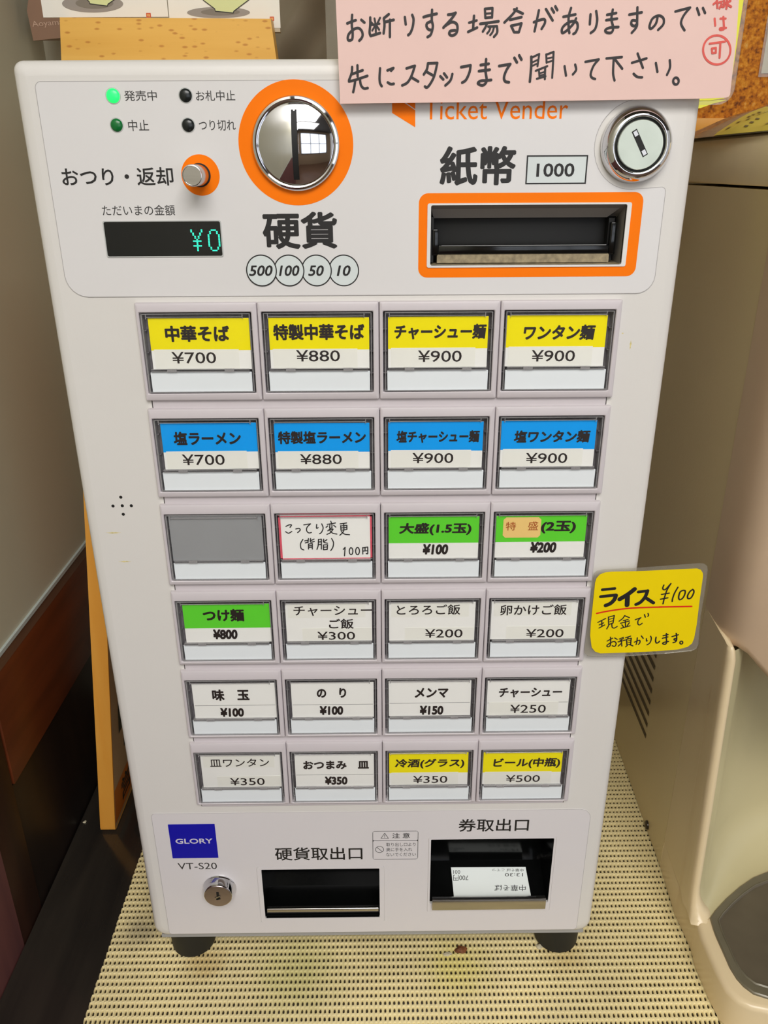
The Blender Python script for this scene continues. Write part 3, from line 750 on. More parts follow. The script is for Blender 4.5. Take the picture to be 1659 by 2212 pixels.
# (row, col, header, crop, [(text, x0,x1,y0,y1, bold, shear, material)], tape box or None, label)
BT = [
 (0, 0, Y_, k5, [('中華そば', 230, 650, 190, 298, BOLD, 0), ('¥700', 275, 563, 362, 438, THIN, 0)], 1),
 (0, 1, Y_, k5, [('特製中華そば', 935, 1530, 180, 286, BOLD, 0), ('¥880', 1085, 1370, 350, 425, THIN, 0)], 1),
 (0, 2, Y_, k6, [('チャーシュー麺', 126, 727, 180, 280, BOLD, .1), ('¥900', 280, 565, 352, 428, THIN, 0)], 1),
 (0, 3, Y_, k6, [('ワンタン麺', 968, 1436, 185, 286, BOLD, .1), ('¥900', 1020, 1303, 350, 425, THIN, 0)], 1),
 (1, 0, B_, k7, [('塩ラーメン', 233, 690, 225, 317, BOLD, .05), ('¥700', 293, 580, 380, 453, THIN, 0)], 1),
 (1, 1, B_, k7, [('特製塩ラーメン', 940, 1535, 222, 310, BOLD, .05), ('¥880', 1090, 1372, 378, 447, THIN, 0)], 1),
 (1, 2, B_, k8, [('塩チャーシュー麺', 145, 708, 218, 302, BOLD, .08), ('¥900', 253, 530, 370, 440, THIN, 0)], 1),
 (1, 3, B_, k8, [('塩ワンタン麺', 940, 1455, 217, 302, BOLD, .08), ('¥900', 1020, 1300, 370, 440, THIN, 0)], 1),
 (2, 0, None, k9, [], 0),
 (2, 1, 'hand', k9, [], 0),
 (2, 2, G_, k10, [('大盛(1.5玉)', 172, 692, 197, 286, BOLD, .08), ('¥100', 342, 525, 348, 425, 0.050, .12)], 0),
 (2, 3, G_, k10, [('(2玉)', 1190, 1440, 183, 272, BOLD, .08), ('¥200', 1113, 1300, 333, 412, 0.050, .12)], 0),
 (3, 0, G_, k9, [('つけ麺', 358, 655, 815, 905, BOLD, 0), ('¥800', 433, 608, 960, 1032, 0.050, .08)], 0),
 (3, 1, W_, k9, [('チャーシュー', 1008, 1570, 793, 863, 0.012, 0), ('ご飯', 1262, 1440, 885, 957, 0.02, 0), ('¥300', 1180, 1450, 977, 1035, THIN, 0)], 2),
 (3, 2, W_, k10, [('とろろご飯', 155, 612, 783, 857, 0.014, 0), ('¥200', 358, 628, 958, 1020, THIN, 0)], 2),
 (3, 3, W_, k10, [('卵かけご飯', 898, 1375, 783, 859, 0.014, 0), ('¥200', 1082, 1352, 957, 1018, THIN, 0)], 2),
 (4, 0, W_, k11, [('味　玉', 318, 608, 213, 302, BOLD, 0), ('¥100', 383, 566, 357, 428, 0.050, .05)], 3),
 (4, 1, W_, k11, [('の　り', 1133, 1363, 203, 280, BOLD, 0), ('¥100', 1157, 1340, 342, 413, 0.050, .05)], 3),
 (4, 2, W_, k12, [('メンマ', 303, 560, 197, 273, BOLD, .08), ('¥150', 342, 522, 332, 403, 0.050, .05)], 3),
 (4, 3, W_, k12, [('チャーシュー', 945, 1427, 196, 269, BOLD * .8, .08), ('¥250', 1030, 1303, 325, 388, THIN, 0)], 3),
 (5, 0, W_, k11, [('皿ワンタン', 300, 763, 753, 816, 0.008, 0), ('¥350', 458, 728, 903, 960, THIN, 0)], 2),
 (5, 1, W_, k11, [('おつまみ　皿', 1027, 1540, 768, 836, BOLD, 0), ('¥350', 1198, 1373, 892, 957, 0.050, .05)], 3),
 (5, 2, Y_, k12, [('冷酒(グラス)', 152, 682, 738, 812, BOLD * .85, .08), ('¥350', 290, 552, 867, 923, THIN, 0)], 1),
 (5, 3, Y_, k12, [('ビール(中瓶)', 903, 1412, 732, 810, BOLD * .85, .08), ('¥500', 998, 1258, 862, 915, THIN, 0)], 1),
]
LAB = {YELLOW: 'yellow and white menu label', BLUE: 'blue and white menu label', GREEN: 'green and white menu label', WHITE: 'white menu label'}
def local(o, org):                    # vertices were made in world space: move them into the button's frame
    me = o.data
    for v in me.vertices: v.co -= Vector(org)
for (r_, c_, head, (org, sc), texts, tape) in BT:
    ox, oz = (c_ - 2) * G, GZ - r_ * RP
    b = bpy.data.objects.new('menu_button', bez[r_]); C.objects.link(b); b.parent = VM; b.location = (ox, 0, oz)
    for nm, me in (('button_well', well_me), ('cover_rim', rim_me), ('lower_strip', strip_me), ('clear_cover', cov_me)):
        o = bpy.data.objects.new(nm, me); C.objects.link(o); o.parent = b; o.location.z = SH[r_]
    j = (1.5 - c_) * .0007 + random.uniform(-.0003, .0003); t = random.uniform(-.004, .004); zj = SH[r_] + random.uniform(-.0004, .0002)
    def cardloop(x0, x1, z0, z1): return [(x0 + j - t * z0, z0 + zj + t * x0), (x1 + j - t * z0, z0 + zj + t * x1), (x1 + j - t * z1, z1 + zj + t * x1), (x0 + j - t * z1, z1 + zj + t * x0)]
    if head is None:
        o = plate('blank_insert', [rr(OX0 + .0022, OX1 - .0024, -0.0362 + SH[r_], OZ1 - .0006 + SH[r_], .0004, 2)], 0.0014, 0.0024, BLANK, b); o['label'] = 'empty grey insert without a menu label'
        continue
    if head == 'hand':
        o = plate('label_card', [cardloop(OX0 + .0016, OX1 - .0026, LZB - .0002, OZ1 - .0004)], LY, LY + .0003, WHITE, b); o['label'] = 'handwritten white label with a red border'
        x0, x1, z0, z1 = OX0 + .0016, OX1 - .0026, LZB, OZ1 - .0004
        for q in ((x0, x0 + .0013, z0, z1), (x1 - .0011, x1, z0, z1), (x0, x1, z0, z0 + .0006), (x0, x1, z1 - .0006, z1), (x0, x1, LZT + .0002, LZT + .0010)):
            plate('red_border', [cardloop(*q)], LY - .00005, LY, PINKRED, b)
        hw = strokes([(605, 1110, 7.9, 19, [
            [(100, 215), (150, 190), (195, 190), (170, 230)], [(95, 305), (145, 330), (200, 300)], [(268, 258), (320, 248), (345, 275), (300, 320)],
            [(405, 188), (520, 170)], [(520, 170), (460, 230), (455, 290), (490, 325), (535, 318)], [(625, 180), (622, 245), (650, 235)], [(710, 170), (735, 240), (710, 310), (675, 340)],
            [(865, 125), (880, 165)], [(805, 180), (945, 155)], [(850, 185), (845, 240)], [(885, 180), (885, 245)], [(815, 205), (785, 230)], [(915, 195), (950, 225)],
            [(870, 240), (815, 290)], [(840, 270), (905, 260)], [(905, 260), (860, 320), (800, 350)], [(850, 285), (900, 330), (970, 345)],
            [(1025, 170), (1135, 155)], [(1035, 200), (1040, 280)], [(1035, 205), (1140, 195)], [(1140, 195), (1140, 265)], [(1140, 265), (1040, 280)], [(1040, 240), (1140, 230)],
            [(1085, 165), (1085, 290), (1020, 365)], [(1045, 300), (1100, 345), (1185, 355)],
            [(390, 435), (350, 510), (360, 590), (405, 615)], [(485, 420), (475, 490)], [(420, 460), (480, 450)], [(430, 495), (480, 480)], [(520, 420), (520, 480), (585, 470)],
            [(525, 455), (580, 430)], [(485, 515), (485, 600)], [(485, 515), (550, 505)], [(550, 505), (550, 600)], [(490, 545), (548, 540)], [(490, 572), (548, 567)],
            [(655, 435), (650, 540), (630, 605)], [(655, 435), (705, 430)], [(705, 430), (705, 600)], [(658, 480), (700, 475)], [(656, 525), (700, 520)], [(745, 430), (745, 480), (810, 500)],
            [(750, 470), (800, 440)], [(740, 530), (740, 610)], [(740, 530), (810, 525)], [(810, 525), (805, 605)], [(805, 605), (745, 612)], [(745, 568), (805, 563)],
            [(880, 420), (912, 490), (900, 570), (865, 625)], [(1080, 605), (1110, 570)], [(1110, 570), (1100, 715)], oval(1212, 637, 30, 60), oval(1322, 635, 32, 62),
            [(1410, 575), (1412, 685)], [(1410, 580), (1495, 565)], [(1495, 565), (1495, 675), (1470, 675)], [(1450, 570), (1450, 630)], [(1415, 635), (1490, 628)]])], INK, b, LY - .0001)
        local(hw, (ox, 0, oz))
        continue
    hb = HB if tape != 3 else HB - .0002
    lc = plate('label_card', [cardloop(LX0, LX1, LZB, LZT)], LY, LY + .0003, WHITE, b)
    lc['label'] = LAB[head]
    if head is not WHITE:
        plate('label_header', [cardloop(LX0, LX1, hb, LZT)], LY - .00006, LY, head, b)
    elif tape == 3:
        plate('label_rule', [cardloop(LX0 + .0005, LX1 - .0005, hb - .0001, hb + .0001)], LY - .00005, LY, INKTHIN, b)
    if tape == 1 or (tape == 3 and '250' in texts[-1][0]):
        plate('price_tape', [cardloop(LX0 + .0015, LX1 - .0065, LZB + .0003, hb + .0005)], LY - .00012, LY, TAPE, b)
    if tape == 2:
        plate('price_tape', [cardloop(LX0 + .010, LX1 - .0003, LZB + .0005, LZB + .0095)], LY - .00012, LY, TAPE, b)
        plate('name_tape', [cardloop(LX0 + .0015, LX1 - .004, LZT - .0105, LZT - .0008)], LY - .00012, LY, TAPE, b)
    for (s, x0, x1, y0, y1, bo, sh) in texts:
        o = text_face(s, x0, x1, y0, y1, LABELINK, b, LY - .00018, bo, sh, org=org, sc=sc)
        local(o, (ox, 0, oz))
    if (r_, c_) == (2, 3):
        q = metr(810 + 918 / 3.318, 810 + 1188 / 3.318, 1070 + 157 / 3.318, 1070 + 302 / 3.318, LY)
        e = .0016
        lp = [(q[0] + e, q[2]), (q[1] - e, q[2]), (q[1], q[2] + e), (q[1], q[3] - e), (q[1] - e, q[3]), (q[0] + e, q[3]), (q[0], q[3] - e), (q[0], q[2] + e)]
        o = plate('cream_sticker', [lp], LY - .0003, LY, CREAM, b); local(o, (ox, 0, oz)); o['label'] = 'cream sticker stuck over the label'
        for s, a_, c2, d_, e_ in (('特', 938, 1010, 190, 252), ('盛', 1097, 1170, 187, 250)):
            o = text_face(s, a_, c2, d_, e_, BROWNINK, b, LY - .00038, 0.006, org=org, sc=sc); local(o, (ox, 0, oz))
# ---- lower front prints
k2, k3 = dict(org=(300, 1740), sc=3.606), dict(org=(760, 1740), sc=3.072)
q = metr(368, 468, 1779.5, 1852.5)
bd = plate('brand_badge', [rr(*q, 0.0002, 1)], INKY - .0001, P1, NAVY, VM); bd['label'] = 'navy square badge'
text_face('GLORY', 285, 575, 258, 297, BADGEINK, bd, INKY - .00016, 0.02, **k2)
T1('VT-S20', 303, 608, 447, 497, INKTHIN, 0.0, **k2)
T1('硬貨取出口', 594, 783, 1830, 1858, INK, 0.012, org=(0, 0), sc=1)
T1('券取出口', 708, 1175, 88, 172, INK, 0.012, **k3)
q = metr(760 + 138 / 3.072, 760 + 440 / 3.072, 1740 + 167 / 3.072, 1740 + 354 / 3.072)
e = .00035
zl = at(1, P1, 855, 1740 + 233 / 3.072).z
cb = plate('caution_box', [rr(*q, 0.0018, 5), rr(q[0] + e, q[1] - e, q[2] + e, zl - e / 2, 0.0010, 5), rr(q[0] + e, q[1] - e, zl + e / 2, q[3] - e, 0.0010, 5)], INKY, P1, INKTHIN, VM)
text_face('注 意', 268, 385, 183, 217, INKTHIN, cb, INKY, 0.008, **k3)
text_face('取り出し口より', 228, 423, 247, 271, INKTHIN, cb, INKY, 0.0, **k3)
text_face('奥に手を入れ', 228, 400, 280, 304, INKTHIN, cb, INKY, 0.0, **k3)
text_face('ないでください', 228, 425, 313, 337, INKTHIN, cb, INKY, 0.0, **k3)
strokes([(760, 1740, 3.072, 3.5, [[(218, 184), (194, 218)], [(194, 218), (243, 218)], [(243, 218), (218, 184)], [(218, 196), (218, 207)], [(218, 212), (218, 213)], oval(184, 292, 27, 21), [(166, 277), (203, 307)]])],
        INKTHIN, cb, INKY, 'caution_symbol', smooth=False)
for (x, y) in ((481, 1980), (450, 2015), (487, 2014), (523, 2014), (491, 2048)):
    p = at(1, FY, x / 1.8435, y / 1.8435)
    plate('speaker_hole', [circ(p.x, p.z, 0.00095, 20)], FY - .00005, FY + .0002, BLACKM, VM)
for (x, y, w_, h_) in ((245, 1151, 26, 3), (270, 1213, 22, 3), (1362, 745, 3, 16), (1345, 720, 4, 2)):
    p = at(1, FY, x, y)
    lp = [(p.x + (w_ / 2 * math.cos(t) * (1 + .4 * math.sin(5 * t))) / 3600, p.z + (h_ / 2 * math.sin(t) * (1 + .3 * math.sin(7 * t + 1))) / 3600) for t in [2 * math.pi * k / 18 for k in range(18)]]
    plate('grime_mark', [lp], FY - .00003, FY, mat('grime', rgb(214, 200, 140), 0.7, var=0.2, scale=900), VM)
# ---- coin outlet
D2 = 0.030
co = empty('coin_outlet'); co.parent = VM
def liner(nm, x0, x1, z0, z1, y0, y1, m, par, right=None, slope=0.0, back=None):
    mesh(nm, [(x0, y0, z0), (x1, y0, z0), (x1, y0, z1), (x0, y0, z1), (x0, y1, z0 + slope), (x1, y1, z0 + slope), (x1, y1, z1), (x0, y1, z1)],
         [(0, 1, 5, 4), (3, 7, 6, 2), (0, 4, 7, 3), (4, 5, 6, 7)], m, par)
    mesh('side_wall', [(x1, y0, z0), (x1, y0, z1), (x1, y1, z1), (x1, y1, z0 + slope)], [(0, 1, 2, 3)], right or m, par)
liner('outlet_liner', cx0, cx1, cz0, cz1, FY, D2, BLACK, co, slope=0.003)
q = metr(570, 820, 1956, 1966, .007)
hz = q[3] - .0005
boxes('outlet_lip', [(cx0 + .0006, cx1 - .0002, 0.0045, 0.0075, hz - .0042, hz)], STEEL, co, 0.0010, 3)
boxes('lip_fold', [(cx0 + .0006, cx1 - .0002, 0.0060, 0.0115, hz - .0062, hz - .0046)], BLACKM, co)
plate('outlet_frame', [rr(cx0 - .0032, cx1 + .0034, cz0 - .0037, cz1 + .0017, .001, 2), coin_op], 0.0024, FY, PANEL2, co)
# ---- ticket outlet
to = empty('ticket_outlet'); to.parent = VM
liner('outlet_liner', tx0, tx1, 0.0668, tz1, FY, 0.036, BLACK, to, MIRROR, slope=0.0137)
plate('outlet_frame', [rr(tx0 - .0015, tx1 + .0015, tz0 - .0082, tz1 + .0009, .0006, 2), tick_op], 0.0024, FY, PANEL2, to)
lx0, lx1 = at(1, 0, 934, 1948).x, at(1, 0, 1179, 1948).x
zl1, zl0 = at(1, 0, 1050, 1943).z, at(1, 0, 1050, 1965).z
prof = [(0.0040, zl1 - .0012), (0.0022, zl1 - .0002), (0.0008, zl1), (-0.0002, zl1 - .0006), (-0.0004, zl1 - .002), (-0.0004, zl0 + .0008), (0.0000, zl0), (0.0006, zl0)]
v = [(x, y, z) for x in (lx0, lx1) for y, z in prof]; n = len(prof)
mesh('outlet_lip', v, [(i, i + 1, n + i + 1, n + i) for i in range(n - 1)] + [tuple(range(n)), tuple(range(2 * n - 1, n - 1, -1))], STEEL, to, 40, fix=True)
# ---- the meal ticket
def tp(px, py):
    yb = 0.0085 + (1943 - py) / (1943 - 1873) * (0.029 - 0.0085)
    p = at(1, yb, px, py); return p
tb_l, tb_r, tt_r, tt_l = tp(981, 1943), tp(1148, 1943), tp(1135, 1873), tp(974, 1874)
up = Vector((0, -0.0004, 0.0006))
def lift(p, k=1.0): return p + up * k
mt = mesh('meal_ticket', [tb_l, tb_r, tt_r, tt_l, lift(tb_l), lift(tb_r), lift(tt_r), lift(tt_l)], [(4, 5, 6, 7), (3, 2, 1, 0), (0, 1, 5, 4), (1, 2, 6, 5), (2, 3, 7, 6), (3, 0, 4, 7)], mat('thermal_paper', rgb(236, 242, 240), 0.5, var=0.01))
tag(mt, 'printed white meal ticket lying upside down in the outlet tray', 'ticket')
def ticket_text(s, l, r, t, b, m=INKTHIN, bold=0.0):
    f_ = lambda x, y: lift(tp(760 + x / 3.072, 1740 + y / 3.072), 1.25)
    # turned by half a turn: its baseline is the upper edge
    text_quad(s, f_(r, t), f_(l, t), f_(l, b), f_(r, b), m, mt, bold)
ticket_text('中華そば', 945, 1153, 527, 568, INK, 0.006); ticket_text('700円', 672, 772, 462, 500, INKTHIN, 0.004); ticket_text('13:30', 1015, 1135, 450, 472)
ticket_text('中華そば こてつ', 932, 1138, 420, 440); ticket_text('001', 672, 718, 430, 455); ticket_text('19.12.21', 1030, 1165, 607, 620); ticket_text('0003', 700, 772, 610, 621)

# ================================================================== PINK NOTICE (and laminated yellow poster behind)
PY = -0.0030
yz0 = at(1, -.001, 1500, 236).z
xr = 0.1712
yp = empty('laminated_poster'); tag(yp, 'bright yellow laminated poster mostly hidden behind the pink handwritten notice', 'poster')
YPO = 0.1470
pl0, pl1 = at(1, YPO, 704, 60).x, at(1, YPO, 1598, 120).x
plz = at(1, YPO, 1560, 226.5).z
yr_ = at(1, YPO, 1583, 150).x; yzb = at(1, YPO, 1540, 217).z
ys = [(at(1, YPO, 760, 60).x, yzb), (yr_ - .012, yzb), (yr_ - .003, yzb + .0012), (yr_, yzb + .006), (yr_ + .0004, 0.70), (yr_ + .0008, 0.82), (at(1, YPO, 760, 60).x, 0.82)]
plate('yellow_sheet', [ys], YPO - .0003, YPO, NEON, yp)
plate('laminate_film', [rr(pl0, pl1, plz, 0.825, rs=(.006, .010, .006, .006), n=6)], YPO + .0001, YPO + .0006, LAMIN, yp)
v_ = [at(1, YPO - .0006, x, y) for x, y in ((1500, 236), (1515, 233), (1540, 224), (1572, 216), (1500, 212))]
plate('yellow_scribble', [[(p_.x, p_.z) for p_ in v_][::-1]], YPO + .0002, YPO + .0008, NEON, yp)
pn = empty('paper_notice'); tag(pn, 'pink paper notice handwritten in black and red marker across the machine top', 'notice')
plate('pink_sheet', [[(at(1, PY, x, y).x, at(1, PY, x, y).z) for x, y in ((735, 224), (1100, 219.5), (1512, 213), (1568, 211), (1574, 209), (1577, 204), (1590, 90), (1606, -140), (719, -140))]], PY, PY + .0006, PINK, pn)
HY = PY - .00012
s6 = 6.9125; s10 = 10.369
BLK = [
 (740, 10, s10, 55, [[(215, 230), (208, 350), (210, 500), (225, 600), (225, 720), (205, 785), (135, 800), (115, 745), (140, 660), (220, 575), (300, 530), (370, 530), (430, 590), (450, 680), (425, 750), (375, 805)],
   [(105, 420), (200, 380), (295, 348)], [(420, 340), (490, 400)], [(620, 290), (620, 450), (605, 620), (630, 700)], [(630, 700), (840, 635)], (44, [(715, 310), (742, 460), (745, 620)]), (44, [(840, 295), (780, 420)]), (40, [(640, 390), (700, 460)]),
   (40, [(640, 455), (830, 425)]), (40, [(730, 470), (665, 580)]), (44, [(760, 470), (820, 560)]), [(1035, 215), (930, 300)], [(925, 310), (940, 450), (920, 640)], [(960, 385), (1145, 340)], [(1060, 340), (1060, 720)],
   [(1395, 280), (1415, 440)], [(1560, 230), (1590, 330), (1570, 500), (1520, 630), (1470, 680)]]),
 (900, 5, s10, 55, [[(155, 330), (250, 300), (450, 255)], [(345, 170), (340, 400), (365, 520), (345, 640), (310, 730), (245, 775)], [(335, 420), (240, 465), (220, 530), (260, 600), (325, 620)],
   [(705, 275), (790, 265), (875, 235)], [(875, 235), (780, 370), (600, 565)], [(640, 525), (740, 460), (820, 440), (900, 490), (915, 600), (880, 700), (790, 745), (730, 700), (760, 640), (860, 625)],
   (48, [(1175, 455), (1345, 405)]), [(1285, 305), (1265, 580)], [(1155, 660), (1355, 565)]]),
 (0, 0, 1, 5.0, [[(1047.5, 19), (1048.5, 38.5)], [(1048, 19), (1064, 17.5)], [(1064, 17.5), (1063, 37.5)], [(1049, 38.5), (1063, 37)], (4, [(1049, 29.5), (1062, 28.5)]), (5.4, [(1037.5, 51.5), (1077, 46)]),
   [(1052, 51), (1048, 60), (1043, 68)], [(1055, 57.5), (1073.5, 56.5)], [(1073.5, 57), (1074, 70), (1067, 79.5)], (4.4, [(1060, 57), (1057, 66), (1052.5, 72)]), (4.4, [(1067.5, 57), (1064, 69), (1059, 75.5)])]),
 (1060, 0, s6, 36, [[(390, 125), (330, 210), (205, 335)], [(350, 140), (480, 203)], [(290, 295), (460, 255)], [(305, 385), (350, 480)], [(350, 480), (420, 480)], [(420, 480), (460, 350)], [(460, 350), (305, 385)],
   [(720, 155), (690, 300), (655, 465)], [(645, 330), (790, 285), (810, 340), (760, 430)], [(825, 135), (925, 305)], [(910, 125), (945, 185)], [(965, 95), (995, 150)],
   [(1085, 250), (1265, 215)], [(1200, 120), (1165, 250), (1165, 420), (1175, 490)], [(1275, 275), (1230, 360), (1130, 460), (1070, 490), (1065, 430), (1110, 370), (1200, 320), (1280, 330), (1300, 400), (1270, 480), (1235, 505)],
   [(1490, 215), (1480, 360)], [(1575, 165), (1590, 300), (1560, 430), (1495, 490)]]),
 (1290, 0, 5.3516, 27, [[(115, 170), (220, 150)], [(105, 232), (230, 215)], [(180, 112), (165, 220), (185, 320), (165, 375), (110, 375), (95, 345), (150, 318), (245, 312)], [(372, 168), (515, 143)],
   [(465, 85), (462, 240), (455, 310), (400, 378)], [(455, 240), (405, 235), (395, 280), (430, 300), (458, 275)], [(700, 185), (680, 270), (625, 330), (605, 300), (640, 215), (710, 180), (765, 210), (765, 280), (705, 345)],
   [(905, 132), (1075, 88)], [(1075, 88), (1000, 180), (970, 270), (1010, 350)], [(1155, 95), (1180, 170)], [(1222, 92), (1248, 150)]]),
 (740, 110, s6, 36, [[(143, 240), (135, 330), (95, 440)], [(145, 345), (300, 288)], [(222, 215), (225, 380)], [(95, 455), (200, 430), (370, 372)], [(190, 440), (175, 540), (158, 615)], [(258, 410), (275, 510), (320, 560), (375, 553)],
   [(560, 260), (552, 400), (560, 480), (585, 525)], [(670, 290), (760, 255)], [(760, 255), (725, 295)], [(675, 470), (720, 495), (765, 490)], [(955, 260), (1080, 222)], [(1080, 222), (1030, 370), (970, 470), (890, 515)], [(1030, 395), (1130, 455)],
   [(1275, 185), (1260, 270), (1213, 350)], [(1275, 185), (1415, 180)], [(1415, 180), (1370, 370), (1310, 490), (1260, 545), (1230, 530)], [(1255, 310), (1350, 365)], [(1460, 378), (1505, 425)], [(1515, 335), (1560, 395)], [(1640, 345), (1610, 440), (1535, 515)]]),
 (960, 100, 6.636, 36, [[(240, 298), (375, 272)], [(375, 272), (360, 370), (310, 480), (255, 520)], [(520, 268), (635, 250)], [(495, 355), (650, 335)], [(598, 185), (590, 350), (605, 470), (590, 530), (540, 560), (480, 530), (520, 495), (600, 490), (670, 482)],
   [(785, 282), (945, 255)], [(945, 255), (890, 340), (855, 440), (870, 500), (925, 515)], [(1003, 165), (1040, 230)], [(1072, 130), (1105, 190)], [(1245, 150), (1245, 280), (1225, 505)], (28, [(1245, 165), (1360, 110)]), (28, [(1360, 110), (1335, 285)]),
   (24, [(1250, 235), (1345, 190)]), (24, [(1250, 285), (1335, 245)]), (28, [(1460, 115), (1465, 235)]), (28, [(1460, 120), (1565, 80)]), (30, [(1565, 80), (1560, 200), (1545, 450)]), (22, [(1480, 172), (1550, 157)]), (24, [(1470, 230), (1550, 206)]),
   (28, [(1310, 350), (1475, 285)]), (28, [(1355, 345), (1365, 450)]), (30, [(1445, 300), (1440, 470)]), (22, [(1370, 385), (1440, 365)]), (22, [(1370, 420), (1440, 400)]), (28, [(1325, 465), (1450, 430)])]),
 (1200, 95, 5.7207, 28, [[(112, 275), (130, 390)], [(243, 255), (255, 320), (215, 375)], [(370, 220), (535, 190)], [(535, 190), (470, 270), (435, 370), (450, 415), (490, 432)], [(630, 178), (820, 162)], [(720, 180), (712, 360), (730, 450)], [(740, 195), (825, 305)],
   [(945, 232), (1125, 178)], [(1015, 118), (1080, 295)], [(965, 368), (1010, 405), (1070, 412)], [(1240, 235), (1260, 345)], [(1412, 200), (1415, 290), (1378, 380)], oval(1488, 458, 34, 42)]),
]
strokes(BLK, MARKER, pn, HY)
strokes([(1290, 0, 5.3516, 24, [[(1358, 215), (1365, 295)], [(1425, 215), (1485, 215)], [(1458, 195), (1465, 290), (1465, 335), (1425, 345), (1425, 325), (1490, 322)], (23, oval(1383, 577, 158, 168, 28)),
   (22, [(1300, 505), (1480, 480)]), (24, [(1425, 495), (1415, 665)]), (22, [(1325, 560), (1330, 615)]), (22, [(1330, 615), (1372, 610)]), (22, [(1372, 610), (1372, 553)]), (22, [(1372, 553), (1325, 560)]),
   [(1345, 48), (1380, 20)], [(1385, 0), (1390, 90)], [(1410, 28), (1440, 20)], [(1435, 50), (1415, 95)], [(1465, -20), (1468, 70), (1440, 75)], [(1500, 0), (1495, 98)], [(1460, 45), (1540, 12)], [(1500, 50), (1548, 78)], [(1540, -5), (1510, 35)]])],
   MARKERRED, pn, HY, 'red_handwriting')

# ================================================================== YELLOW PRICE NOTE
NY = -0.0016
yn = empty('price_note'); tag(yn, 'small laminated yellow rice price note stuck on the right edge of the machine', 'note')
def pxloop(pts, Y): return [(at(1, Y, x, y).x, at(1, Y, x, y).z) for x, y in pts][::-1]
kN = lambda pts: [(1250 + x / 5.352, 1190 + y / 5.352) for x, y in pts]
lamp_ = kN([(185, 262), (215, 232), (300, 215), (700, 198), (1390, 145), (1450, 148), (1485, 175), (1492, 215), (1470, 400), (1410, 760), (1385, 1080), (1360, 1130), (1310, 1158), (1000, 1188), (600, 1215), (160, 1225), (100, 1215), (70, 1180), (75, 1100), (120, 800)])
plate('laminate_film', [pxloop(lamp_, NY)], NY, NY + .0005, LAMIN, yn)
yel_ = kN([(190, 370), (205, 320), (245, 275), (310, 250), (380, 243), (700, 236), (1370, 205), (1415, 222), (1437, 260), (1437, 300), (1400, 560), (1365, 850), (1335, 1010), (1310, 1070), (1260, 1110), (1150, 1140), (900, 1160), (600, 1175), (250, 1185), (190, 1165), (150, 1115), (133, 980), (140, 850)])
plate('yellow_sheet', [pxloop(yel_, NY - .0003)], NY - .0003, NY, NOTEY, yn)
NH = NY - .00042
S11, S13 = 11.06, 13.825
